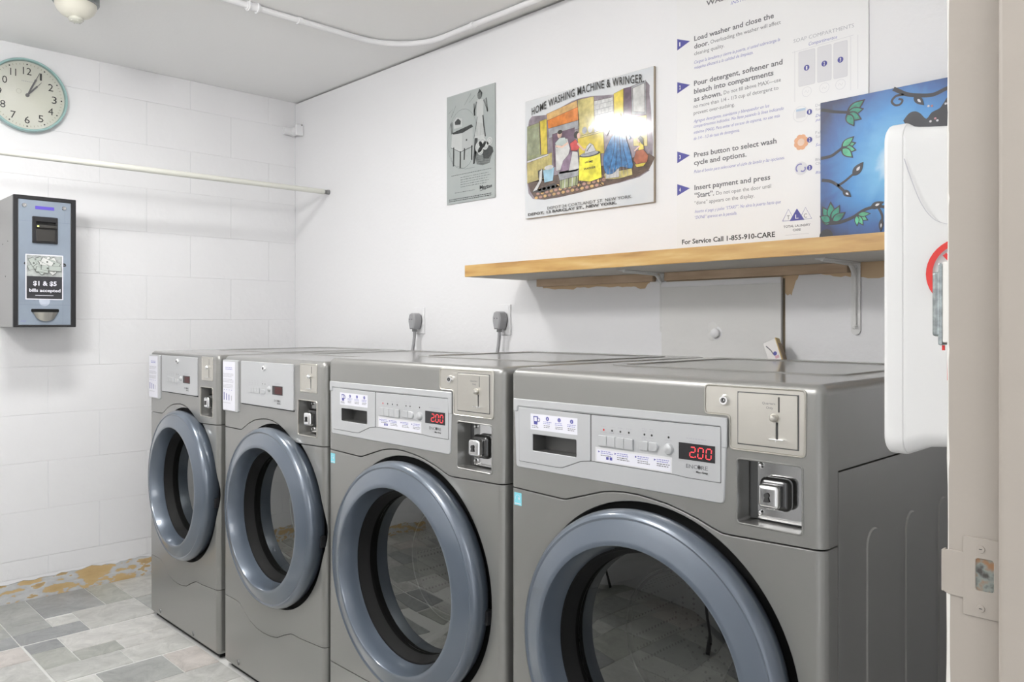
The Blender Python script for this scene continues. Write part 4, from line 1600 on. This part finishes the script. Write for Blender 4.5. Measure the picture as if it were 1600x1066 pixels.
# standing woman by the dark door
pr.poly(T_([(.262, .590), (.300, .620), (.365, .605), (.385, .520), (.345, .36), (.27, .36)]), wht, 5)
pr.poly(T_([(.262, .590), (.300, .625), (.345, .620), (.365, .560), (.275, .550)]), mat('print_sage', (.50, .56, .54), mottle=.2, mscale=30, **G_), 6)
pr.disc(.300 * HW, .652 * HH, .0105, skn, 6, rv=.0130)
pr.disc(.303 * HW, .672 * HH, .0110, kk, 7, rv=.0075)
pr.line(T_([(.268, .565), (.32, .545), (.370, .570)]), .007, skn, 7)
# woman leaning over the tub
pr.poly(T_([(.385, .560), (.430, .585), (.468, .520), (.430, .480), (.395, .500)]), pm('print_red', (.55, .08, .08)), 6)
pr.poly(T_([(.400, .500), (.445, .490), (.462, .350), (.440, .330), (.295, .330), (.330, .430)]), mat('print_lilac', (.26, .18, .26), mottle=.3, mscale=40, **G_), 6)
pr.poly(T_([(.405, .495), (.448, .480), (.460, .345), (.375, .340)]), wht, 7)
pr.poly(T_([(.285, .345), (.455, .350), (.452, .290), (.300, .275)]), gry, 6)
pr.poly(T_([(.300, .285), (.450, .295), (.445, .215), (.305, .205)]), grn, 5)
for k in range(5):
    pr.line(T_([(.315 + .03 * k, .285), (.312 + .03 * k, .21)]), .0028, wht if k % 2 else kk, 6)
pr.disc(.437 * HW, .618 * HH, .0120, kk, 7, rv=.0125)
pr.disc(.455 * HW, .608 * HH, .0080, skn, 8, rv=.0105)
pr.line(T_([(.445, .550), (.490, .490), (.530, .480)]), .007, skn, 8)
# yellow washing machine and tub
pr.poly(T_([(.444, .601), (.644, .610), (.650, .430), (.460, .440)]), yel, 4)
pr.poly(T_([(.444, .601), (.644, .612), (.644, .596), (.444, .586)]), yelp, 5)
for a_ in (.50, .545, .590, .635):
    pr.disc(a_ * HW, .640 * HH, .011, wht if a_ in (.545, .635) else gry, 5, rv=.012)
pr.poly(T_([(.462, .441), (.622, .441), (.634, .244), (.545, .225), (.455, .250)]), pm('print_bright_yellow', (.85, .78, .06)), 9)
pr.disc(.542 * HW, .442 * HH, .046, kk, 10, rv=.0090)
pr.disc(.540 * HW, .446 * HH, .040, gry, 11, rv=.0070)
pr.poly(T_([(.50, .45), (.52, .51), (.545, .530), (.570, .510), (.590, .46)]), wht, 12)
pr.line(T_([(.52, .47), (.555, .515)]), .003, kk, 13)
pr.text('HOME', .505 * HW, .375 * HH, .10 * HW * .62, kk, 'B', .0075, 11)
pr.text('WASHER', .495 * HW, .325 * HH, .13 * HW * .72, kk, 'B', .0075, 11)
pr.line(T_([(.470, .250), (.462, .195), (.448, .185)]), .004, kk, 8)
pr.line(T_([(.615, .245), (.618, .200), (.640, .185)]), .004, kk, 8)
# lady in the blue crinoline
pr.poly(T_([(.650, .270), (.850, .275), (.855, .225), (.760, .212), (.660, .225)]), yelp, 6)
pr.poly(T_([(.655, .300), (.760, .300), (.760, .225), (.665, .228)]), wht, 7)
pr.poly(T_(smooth([(.716, .560), (.745, .590), (.790, .590), (.815, .490), (.845, .380), (.855, .275), (.770, .300), (.715, .260), (.660, .275), (.645, .390), (.675, .480), (.716, .560)], 3)), blu, 8)
pr.poly(T_([(.705, .560), (.716, .640), (.750, .655), (.790, .645), (.800, .590), (.780, .560)]), blu, 9)
pr.disc(.757 * HW, .680 * HH, .0105, skn, 9, rv=.0130)
pr.disc(.752 * HW, .695 * HH, .0120, kk, 10, rv=.0080)
pr.line(T_([(.790, .620), (.815, .540), (.840, .500)]), .008, blu, 10)
pr.line(T_([(.700, .630), (.665, .560)]), .007, pur, 9)
for k in range(7):
    pr.line(T_([(.670 + .024 * k, .305), (.666 + .026 * k, .228)]), .0016, gry, 9)
for k in range(4):
    pr.line(T_(smooth([(.73 + .015 * k, .56), (.72 + .025 * k, .42), (.69 + .045 * k, .30)], 4)), .0016, kk, 10)
# child on the floor
pr.poly(T_([(.862, .330), (.880, .400), (.930, .400), (.965, .350), (.955, .300), (.890, .285)]), mat('print_rust', (.38, .12, .06), mottle=.3, mscale=40, **G_), 7)
pr.poly(T_([(.895, .400), (.905, .460), (.930, .455), (.935, .400)]), yel, 8)
pr.disc(.905 * HW, .480 * HH, .0085, skn, 8, rv=.0100)
pr.poly(T_([(.893, .490), (.910, .508), (.930, .480), (.932, .430), (.918, .445)]), kk, 9)
pr.line(T_([(.905, .430), (.870, .400)]), .005, skn, 9)
pr.poly(T_([(.870, .300), (.950, .300), (.930, .275), (.885, .275)]), yel, 8)
for k in range(60):
    xx, zz_ = random.uniform(.05, .95), random.uniform(.20, .33)
    pr.line(T_([(xx, zz_), (xx + random.uniform(.01, .04), zz_ + random.uniform(-.004, .008))]), .0011, kk, 3.6)
for k in range(26):
    xx = .03 + .007 * k
    pr.line(T_([(xx, .31), (xx + .002, .47 + .001 * k)]), .0007, brn, 3.2)
for k in range(16):
    xx = .03 + .006 * k
    pr.line(T_([(xx, .53), (xx + .002, .76)]), .0007, gry, 3.2)
# bucket and cloth at the left
pr.poly(T_([(.160, .385), (.255, .395), (.245, .285), (.172, .280)]), mat('print_pail', (.30, .50, .62), mottle=.2, mscale=40, **G_), 6)
pr.poly(T_([(.115, .390), (.160, .400), (.165, .320), (.120, .320)]), kk, 5)
pr.poly(T_([(.130, .380), (.155, .400), (.150, .300), (.110, .230), (.070, .220), (.125, .300)]), wht, 7)
pr.disc(.21 * HW, .400 * HH, .022, wht, 7, rv=.008)
pr.poly(T_([(.05, .22), (.25, .265), (.30, .230), (.15, .200)]), kk, 3)
# lettering
pr.text('HOME WASHING MACHINE & WRINGER.', .064 * HW, .872 * HH, .872 * HW, kk, 'C', .0280, 14,
        arc=lambda t: .0255 * math.sin(math.pi * min(1, max(0, t))) * .9 - .003 + .014 * t)
pr.text('DEPOT 24 CORTLANDT ST. NEW YORK.', .200 * HW, .052 * HH, .655 * HW, kk, 'N', .0110, 14)
pr.text('DEPOT, 13 BARCLAY ST., NEW YORK.', .031 * HW, .022 * HH, .715 * HW, kk, 'W', .0095, 14)
pr.build('washing_picture', hp)

# ================================================================== LEFT WALL: clock, bill changer, rod
CY, CZ, CR = -1.232, 2.082, .150
ck = thing('wall_clock', 'round pale-teal rimmed wall clock showing four minutes past one', 'clock', (0, CY, CZ))


def lathe_x(bm, prof, n=72):
    """profile (radius, x) round the X axis at origin"""
    lathe(bm, [(r, -xx) for r, xx in prof], 0, 0, n)
    bmesh.ops.transform(bm, matrix=Matrix.Rotation(math.radians(90), 4, 'Z'), verts=bm.verts)
    return bm


finish('clock_case', lathe_x(bmesh.new(), [(0, .001), (.140, .001), (.146, .004), (.150, .014), (.150, .030), (.147, .036), (.142, .036), (.1395, .031), (.1385, .022)]), TEAL, ck)
finish('clock_face', lathe_x(bmesh.new(), [(.1392, .020), (0, .021)]), CLOCKF, ck)
pr = Print((.0212, 0, 0), U=(0, 1, 0), V=(0, 0, 1), N=(1, 0, 0))
for k in range(60):
    a_ = math.radians(6 * k)
    sx_, cx_ = math.sin(a_), math.cos(a_)
    if k % 5 == 0:
        pr.disc(.127 * sx_, .127 * cx_, .0030, INKK, 1, n=10)
    else:
        pr.line([(.1235 * sx_, .1235 * cx_), (.1300 * sx_, .1300 * cx_)], .0018, mat('clock_tick', (.40, .36, .27), .6), 1)
for k in range(1, 13):
    a_ = math.radians(30 * k)
    wd = {1: .0075, 11: .021, 12: .031, 10: .031}.get(k, .0190)
    pr.text(str(k), .1000 * math.sin(a_), .1000 * math.cos(a_) - .0155, wd, INKK, 'N', .0310, 1, True)
pr.greek(-.020, .058, .040, 1, .0050, INKLG, jit=.0)
pr.ring(-.030, .012, .009, .0015, mat('clock_subdial', (.55, .56, .48), .6), 1)
finish_dial = pr.build('dial_print', ck)


def hand(ang, ln, x_):
    bm = bmesh.new()
    d = Vector((0, math.sin(math.radians(ang)), math.cos(math.radians(ang))))
    n_ = Vector((0, d.z, -d.y))
    P0 = Vector((x_, 0, 0))
    pts = [(-.004, .0020), (ln * .30, .0034), (ln * .62, .0030), (ln * .66, .0042), (ln * .72, .0012), (ln, .0009)]
    lft = [P0 + d * a_ + n_ * b_ for a_, b_ in pts]
    rgt = [P0 + d * a_ - n_ * b_ for a_, b_ in pts]
    A = [bm.verts.new(v) for v in lft + rgt[::-1]]
    Bv = [bm.verts.new(v + Vector((.0010, 0, 0))) for v in lft + rgt[::-1]]
    bm.faces.new(A)
    bm.faces.new(Bv[::-1])
    for i in range(len(A)):
        j = (i + 1) % len(A)
        bm.faces.new((A[i], Bv[i], Bv[j], A[j]))
    return bm


finish('hour_hand', hand(40, .080, .024), INKG, ck)
finish('minute_hand', hand(24, .108, .0265), INKG, ck)
finish('hand_hub', lathe_x(bmesh.new(), [(.007, .022), (.007, .029), (0, .0300)], 20), INKG, ck)


def clear_mat():
    m = bpy.data.materials.new('clock_glass')
    m.use_nodes = True
    nt = m.node_tree
    for n in list(nt.nodes):
        nt.nodes.remove(n)
    out = nt.nodes.new('ShaderNodeOutputMaterial')
    mix = nt.nodes.new('ShaderNodeMixShader')
    tr = nt.nodes.new('ShaderNodeBsdfTransparent')
    gl = nt.nodes.new('ShaderNodeBsdfGlossy')
    gl.inputs['Roughness'].default_value = .06
    f = nt.nodes.new('ShaderNodeFresnel')
    f.inputs[0].default_value = 1.5
    nt.links.new(f.outputs[0], mix.inputs[0])
    nt.links.new(tr.outputs[0], mix.inputs[1])
    nt.links.new(gl.outputs[0], mix.inputs[2])
    nt.links.new(mix.outputs[0], out.inputs[0])
    return m


finish('clock_glass', lathe_x(bmesh.new(), [(.1400, .032), (.10, .0345), (.05, .036), (0, .0365)]), clear_mat(), ck, 80)

# bill changer
XF = .22
cy0, cy1, cz0, cz1 = -1.3256, -1.1055, 1.1295, 1.6425
bc = thing('bill_changer', 'grey wall-mounted bill changer with black frame and blue-silver front', 'change machine', (0, (cy0 + cy1) / 2, cz0))
bo_ = -Vector(bc.location)
CAB = mat('changer_grey', (.36, .36, .355), .42, metal=.3, bump=.05, bscale=200)
finish('housing', B(.0008, XF - .006, cy0, cy1, cz0, cz1, bev=.003), CAB, bc, loc=bo_)


def yz_plate(loops, xf, xb, bev):
    """plate whose front looks towards +X; loops in (y,z)"""
    bm = bmesh.new()
    plate(bm, [[(a_, b_) for a_, b_ in l] for l in loops], -xf, -xb, bev)
    bmesh.ops.transform(bm, matrix=Matrix.Rotation(math.radians(90), 4, 'Z'), verts=bm.verts)
    return bm


iy0, iy1, iz0, iz1 = -1.3095, -1.1225, 1.1370, 1.6285
finish('black_frame', yz_plate([rrect(cy0 - .0005, cy1 + .0005, cz0 - .0005, cz1 + .0005, .003), rrect(iy0, iy1, iz0, iz1, .001)], XF, XF - .012, .001), BLACKP, bc, loc=bo_)
FACE = mat('changer_face', (.31, .365, .44), .30, metal=.4, mottle=.10, mscale=6)
fo = finish('front_plate', yz_plate([rrect(iy0 + .002, iy1 - .001, iz0 + .001, iz1 - .001, .001)], XF - .004, XF - .012, .0008), FACE, bc, loc=bo_)
yb0, yb1, zb0, zb1 = -1.2615, -1.1720, 1.4595, 1.5635
finish('bill_acceptor', yz_plate([rrect(yb0, yb1, zb0, zb1, .003), rrect(yb0 + .014, yb1 - .008, 1.5330, 1.5420, .001)], XF + .006, XF - .006, .002), BLACKP, bc, loc=bo_)
finish('bill_slot', B(XF - .005, XF + .001, yb0 + .010, yb1 - .004, 1.530, 1.546), BLACK, bc, loc=bo_)
bm = bmesh.new()
box(bm, XF + .004, XF + .016, yb0 + .012, yb1 - .006, 1.5180, 1.5310, bev=.003)
box(bm, XF + .004, XF + .009, yb0 + .012, yb1 - .010, 1.4660, 1.5130, bev=.002)
finish('acceptor_mouth', bm, mat('soft_black', (.035, .033, .03), .4), bc, loc=bo_)
finish('status_light', B(XF + .0155, XF + .0170, yb0 + .014, yb0 + .020, 1.5210, 1.5260), mat('yellow_led', (.8, .85, .25), .4, emit=1.0), bc, loc=bo_)
for yy in (-1.2876, -1.1478):
    zz_ = 1.6045
    bm = lathe_x(bmesh.new(), [(.0085, -.002), (.0088, .003), (.0070, .0055), (.0030, .0055), (.0028, .0030), (0, .0030)], 22)
    finish('key_lock', bm, CHROME, bc, loc=Vector((XF - .004, yy, zz_)) + bo_)
finish('message_display', B(XF - .0045, XF - .0030, -1.2500, -1.1835, 1.5925, 1.6050), mat('violet_display', (.10, .07, .42), .3, emit=.25), bc, loc=bo_)
# coin cup
bm = bmesh.new()
n = 20
top, bot = [], []
for k in range(n + 1):
    a_ = math.pi * k / n
    top.append(bm.verts.new((XF - .004 + .020 * math.sin(a_), -1.2145 - .0475 * math.cos(a_), 1.1880)))
    bot.append((XF - .004 + .010 * math.sin(a_), -1.2145 - .040 * math.cos(a_), 1.1880 - .036 * math.sin(a_)))
bv = [bm.verts.new(p) for p in bot]
for k in range(n):
    bm.faces.new((top[k], top[k + 1], bv[k + 1], bv[k]))
bm.faces.new(bv)
finish('coin_cup', bm, PLATE, bc, loc=bo_, smooth=60)
finish('coin_opening', yz_plate([rrect(-1.2640, -1.1660, 1.1880, 1.2010, .004)], XF - .0032, XF - .0060, .0004), BLACK, bc, loc=bo_)
pr = Print(Vector((XF - .004, 0, 0)) + bo_, U=(0, 1, 0), V=(0, 0, 1), N=(1, 0, 0))
seam_m = mat('plate_seam', (.20, .25, .32), .5)
pr.line([(iy0 + .003, 1.5440), (yb0, 1.5440)], .0009, seam_m, 1)
pr.line([(yb1, 1.5450), (iy1 - .002, 1.5450)], .0009, seam_m, 1)
pr.line([(iy0 + .003, 1.2171), (iy1 - .002, 1.2171)], .0009, seam_m, 1)
pr.line([(-1.1450, 1.5450), (-1.1450, 1.5980)], .0009, seam_m, 1)
pr.line([(-1.1520, 1.1380), (-1.1520, 1.2370)], .0009, seam_m, 1)
pr.text('change', -1.2895, 1.3720, .150, INKK, 'W', .0200, 1)
pr.disc(-1.2175, 1.2310, .0190, mat('seal_pale', (.48, .53, .62), .4), 1)
pr.text('SQ', -1.3000, 1.1500, .0180, INKB2, 'I', .0070, 1)
pr.build('face_print', bc)['kind'] = 'stuff'
# accepted-bills notice
pr = Print(Vector((XF - .0036, 0, 0)) + bo_, U=(0, 1, 0), V=(0, 0, 1), N=(1, 0, 0))
ny0, ny1, nz0, nz1 = -1.2840, -1.1510, 1.2370, 1.4150
pr.rect(ny0, ny1, nz0, nz1, LABELW, 1)
pr.rect(ny0 + .004, ny1 - .004, nz0 + .004, 1.3290, mat('notice_black', (.035, .035, .04), .4), 2)
pr.rect(ny0 + .004, ny1 - .004, 1.3290, nz1 - .004, mat('notice_photo', (.34, .36, .35), .4, mottle=.35, mscale=40), 2)
bills = [mat('bill_pale', (.60, .61, .59), .5), mat('bill_green', (.40, .44, .41), .5), mat('bill_dark', (.10, .11, .10), .5)]
for k in range(22):
    a_ = random.uniform(-70, 70)
    c_, s_ = math.cos(math.radians(a_)), math.sin(math.radians(a_))
    u_, v_ = random.uniform(ny0 + .027, ny1 - .027), random.uniform(1.3530, nz1 - .0270)
    hw, hh = .022, .0095

    def bill(sc_, m_, l_):
        pr.poly([(u_ + (x_ * c_ - y_ * s_) * sc_, v_ + (x_ * s_ + y_ * c_) * sc_) for x_, y_ in ((-hw, -hh), (hw, -hh), (hw, hh), (-hw, hh))], m_, l_)
    l_ = 3 + k * 3 // 3
    bill(1.05, bills[2], l_)
    bill(.96, bills[k % 2], l_ + .4)
    pr.disc(u_, v_, .0035, bills[2] if k % 3 else bills[1], l_ + .7, n=8)
pr.text('$1 & $5', -1.2175, 1.2930, .083, LABELW, 'W', .0175, 28, True)
pr.text('bills accepted', -1.2175, 1.2680, .110, LABELW, 'W', .0125, 28, True)
pr.rect(-1.2500, -1.1860, 1.2530, 1.2550, LABELW, 4)
pr.build('notice', bc)
for (xx, zz_) in ((.135, 1.467), (.055, 1.46), (.098, 1.330)):
    finish('side_hole', cyl(bmesh.new(), (xx, cy0 - .0006, zz_), (xx, cy0 + .002, zz_), .0030, n=12), BLACK, bc, loc=bo_)

# hanging rod: runs from the back wall to the near wall
rd = thing('hanging_rod', 'long cream clothes rod running high in front of the left wall', 'rod', (.34, -1.4, 1.78))
bm = bmesh.new()
cyl(bm, (.3275, -.030, 1.7890), (.352, YN + .001, 1.7640), .0125, n=20)
finish('rod_tube', bm, RODM, rd, loc=-Vector(rd.location))
bm = bmesh.new()
tube(bm, [(.3272, -.034, 1.7890), (.3270, -.014, 1.7892)], .0085, 12)
for k in range(5):
    cyl(bm, (.3270, -.030 + .0035 * k, 1.7891), (.3270, -.0285 + .0035 * k, 1.7891), .0105, n=14)
finish('rod_screw_end', bm, mat('zinc', (.38, .38, .37), .35, metal=.8), rd, loc=-Vector(rd.location))
bm = cyl(bmesh.new(), (.3270, -.014, 1.7892), (.3270, -.0005, 1.7893), .0110, .0125, n=16)
finish('rod_foot', bm, mat('rod_foot_grey', (.25, .25, .25), .5), rd, loc=-Vector(rd.location))

# painted pipe stub in the corner
pb_ = thing('pipe_stub', 'short white painted pipe stub crossing the corner below the ceiling', 'pipe', (.02, -.03, 2.135))
of = -Vector(pb_.location)
bm = bmesh.new()
cyl(bm, (.0015, -.022, 2.135), (.078, -.022, 2.135), .0215, n=24)
bmesh.ops.scale(bm, vec=(1, 1, 1), verts=bm.verts)
finish('stub', bm, WALL, pb_, loc=of)
finish('stub_cap', B(.074, .0875, -.045, -.0005, 2.106, 2.1640, bev=.006, seg=3), WALL, pb_, loc=of)
finish('stub', tube(bmesh.new(), [(.020, -.026, 2.135), (.018, -.05, 2.135), (.014, -.075, 2.135)], .020, 20), WALL, pb_, loc=of)
finish('stub_hole', cyl(bmesh.new(), (.0868, -.012, 2.160), (.0880, -.012, 2.160), .0035, n=10), INKK, pb_, loc=of)

# ceiling conduit
cn = thing('ceiling_conduit', 'white painted conduit bending across the ceiling above the pictures', 'conduit', (1.065, -.6, H))
of = -Vector(cn.location)
zc = 2.2790
pts = [(1.065, -1.12, zc), (1.065, -.9, zc), (1.065, -.32, zc)]
for k in range(1, 9):
    a_ = math.radians(90 * k / 9)
    pts.append((1.065 + .235 - .235 * math.cos(a_), -.32 + .235 * math.sin(a_), zc))
pts += [(1.30, -.085, zc), (2.2, -.082, zc), (3.55, -.080, zc)]
finish('pipe', tube(bmesh.new(), pts, .0112, 16), WALL, cn, loc=of)
bm = cyl(bmesh.new(), (1.065, -.790, zc), (1.065, -.740, zc), .0150, n=20)
cyl(bm, (1.065, -.785, zc), (1.065, -.780, zc), .0185, n=20)
cyl(bm, (1.065, -.752, zc), (1.065, -.747, zc), .0185, n=20)
finish('coupling', bm, WALL, cn, loc=of)
for (sx_, sy_, dx, dy) in ((1.065, -.580, 0, 1), (1.487, -.0848, 1, 0), (2.45, -.082, 1, 0)):
    bm = bmesh.new()
    if dy:
        cyl(bm, (sx_, sy_ - .008, zc), (sx_, sy_ + .008, zc), .0140, n=18)
        box(bm, sx_ - .034, sx_ + .0, sy_ - .008, sy_ + .008, H - .004, H - .0005)
    else:
        cyl(bm, (sx_ - .008, sy_, zc), (sx_ + .008, sy_, zc), .0140, n=18)
        box(bm, sx_ - .008, sx_ + .008, sy_, sy_ + .034, H - .004, H - .0005)
    finish('strap', bm, WALL, cn, loc=of)

# dome sensor on the ceiling
ds = thing('ceiling_sensor', 'cream dome sensor with grey metal collar on the ceiling', 'sensor', (.715, -1.246, H))
bm = bmesh.new()
lathe(bm, [(0, -.0005), (.070, -.0005), (.074, -.004), (.074, -.034), (.0715, -.038), (.062, -.0385), (.060, -.036)], 0, 0, 48, axis='Z')
finish('collar', bm, mat('galvanised', (.28, .30, .30), .38, metal=.7, mottle=.2, mscale=40), ds)
bm = bmesh.new()
lathe(bm, [(.066, -.036), (.0665, -.046), (.060, -.062), (.046, -.077), (.028, -.086), (.024, -.0865)], 0, 0, 48, axis='Z')
finish('dome', bm, CREAM, ds, smooth=60)
bm = bmesh.new()
lathe(bm, [(.024, -.086), (.0245, -.094), (.019, -.100), (.008, -.103), (0, -.1035)], 0, 0, 24, axis='Z')
for k in range(6):
    a_ = math.radians(60 * k)
    cyl(bm, (.022 * math.cos(a_), .022 * math.sin(a_), -.086), (.018 * math.cos(a_), .018 * math.sin(a_), -.101), .0018, n=8)
finish('lens', bm, mat('lens_cream', (.50, .50, .44), .2, coat=.6), ds)


# the ceiling lamp, and an added globe for fill light (both above the frame)
def lamp(x_, y_, lab):
    o = thing('ceiling_lamp', lab, 'lamp', (x_, y_, H))
    finish('lamp_base', B(-.12, .12, -.17, .17, -.05, -.0005, bev=.008), WHITEP, o)
    finish('lamp_diffuser', B(-.11, .11, -.16, .16, -.070, -.0495, bev=.006), mat('lamp_diffuser', (1.0, .98, .95), .5, emit=6.0), o)


lamp(1.09, -1.38, 'square white ceiling lamp over the floor in front of the dryers')
gl_o = thing('fill_globe', 'added white fill-light globe, unseen above the middle of the room', 'lamp', (2.15, -2.20, H))  # invented light source, added to brighten the ceiling and the room
bm = bmesh.new()
lathe(bm, [(0, -.0005), (.060, -.0005), (.062, -.02), (.045, -.03), (.045, -.07)], 0, 0, 32, axis='Z')
finish('lamp_base', bm, WHITEP, gl_o)
bm = bmesh.new()
bmesh.ops.create_uvsphere(bm, u_segments=32, v_segments=16, radius=.12)
bmesh.ops.translate(bm, vec=(0, 0, -.185), verts=bm.verts)
finish('fill_globe_ball', bm, mat('globe_glow', (1.0, .985, .965), .5, emit=104.0), gl_o, 60)

# folding table against the near wall (the photo shows it mirrored in the door glass)
ft = thing('folding_table', 'pale folding table with black forked legs along the wall facing the machines', 'table', (1.75, -2.47, 0))
finish('table_top', B(-.75, .75, -.30, .30, .725, .75, bev=.004), mat('table_top', (.55, .54, .52), .4), ft)
for sx_ in (-.55, .55):
    bm = bmesh.new()
    tube(bm, [(sx_, 0, .725), (sx_, 0, .30)], .014, 8)
    tube(bm, [(sx_, 0, .32), (sx_, -.24, .0)], .014, 8)
    tube(bm, [(sx_, 0, .32), (sx_, .24, .0)], .014, 8)
    tube(bm, [(sx_, 0, .45), (sx_ - math.copysign(.28, sx_), 0, .72)], .010, 8)
    finish('leg', bm, BLACKP, ft)

# ================================================================== WHITE WALL CABINET beside the door
wc = thing('wall_cabinet', 'white plastic wall box with rounded corners and a red ring sticker beside the doorway', 'cabinet', (XR, -1.12, 1.01))
of = -Vector(wc.location)
Y0, Y1 = -1.2935, -.94


def xface(bm):      # loops given in (x,z) -> already in XZ plane
    return bm




def cab_shell(secs, r):
    bm = bmesh.new()
    rings = []
    for (xx, iy, za, zb) in secs:
        lp = rrect(Y0 + iy, Y1 - iy, za, zb, r, 6)
        rings.append([bm.verts.new((xx, a_, b_)) for a_, b_ in lp])
    for i in range(len(rings) - 1):
        for k in range(len(rings[0])):
            k2 = (k + 1) % len(rings[0])
            bm.faces.new((rings[i][k], rings[i][k2], rings[i + 1][k2], rings[i + 1][k]))
    bm.faces.new(rings[0])
    bm.faces.new(rings[-1][::-1])
    return bm


zl, zh = 1.0115, 1.3390
finish('front_lid', cab_shell([(3.4560, .005, zl + .005, zh - .005), (3.4568, .0022, zl + .0022, zh - .0022), (3.4590, .0004, zl + .0004, zh - .0004),
                               (3.4610, 0, zl, zh), (3.4735, 0, zl, zh), (3.4746, .0005, zl + .0005, zh - .0005), (3.4750, .0014, zl + .0014, zh - .0014)], .018), WHITEP, wc, loc=of)
bm = bmesh.new()
# body: deep shell that narrows towards the wall, rounded arrises
secs = [(3.4745, 0.0013, 1.0135, 1.3370), (3.4756, .0006, 1.0132, 1.3372), (3.4790, .0006, 1.0150, 1.3350), (3.4850, .0015, 1.0175, 1.3335), (3.4950, .002, 1.0210, 1.3320), (3.5200, .0028, 1.0235, 1.3290), (3.5565, .004, 1.026, 1.3260)]
rings = []
for (xx, iy, za, zb) in secs:
    lp = rrect(Y0 + iy, Y1 - iy, za, zb, .016, 5)
    rings.append([bm.verts.new((xx, a_, b_)) for a_, b_ in lp])
for i in range(len(rings) - 1):
    for k in range(len(rings[0])):
        k2 = (k + 1) % len(rings[0])
        bm.faces.new((rings[i][k], rings[i][k2], rings[i + 1][k2], rings[i + 1][k]))
bm.faces.new(rings[0])
bm.faces.new(rings[-1][::-1])
finish('shell', bm, WHITEP, wc, loc=of)
pr = Print(Vector((0, Y0 - .0004, 0)) + of, step=.0003)
pr.ring(3.5290, 1.1880, .0300, .0058, RED, 0.4, n=40)
pr.line([(3.5125, 1.206), (3.5440, 1.168)], .004, RED, 0.4)
pr.rect(3.5150, 3.5420, 1.1840, 1.1930, RED, 0.2)
pr.line(smooth([(3.4765, 1.3010), (3.4830, 1.2800), (3.4920, 1.2560), (3.5020, 1.2410), (3.5120, 1.2350), (3.5180, 1.2340)], 6), .0010, INKLG, 1, .3)
pr.build('sticker', wc)
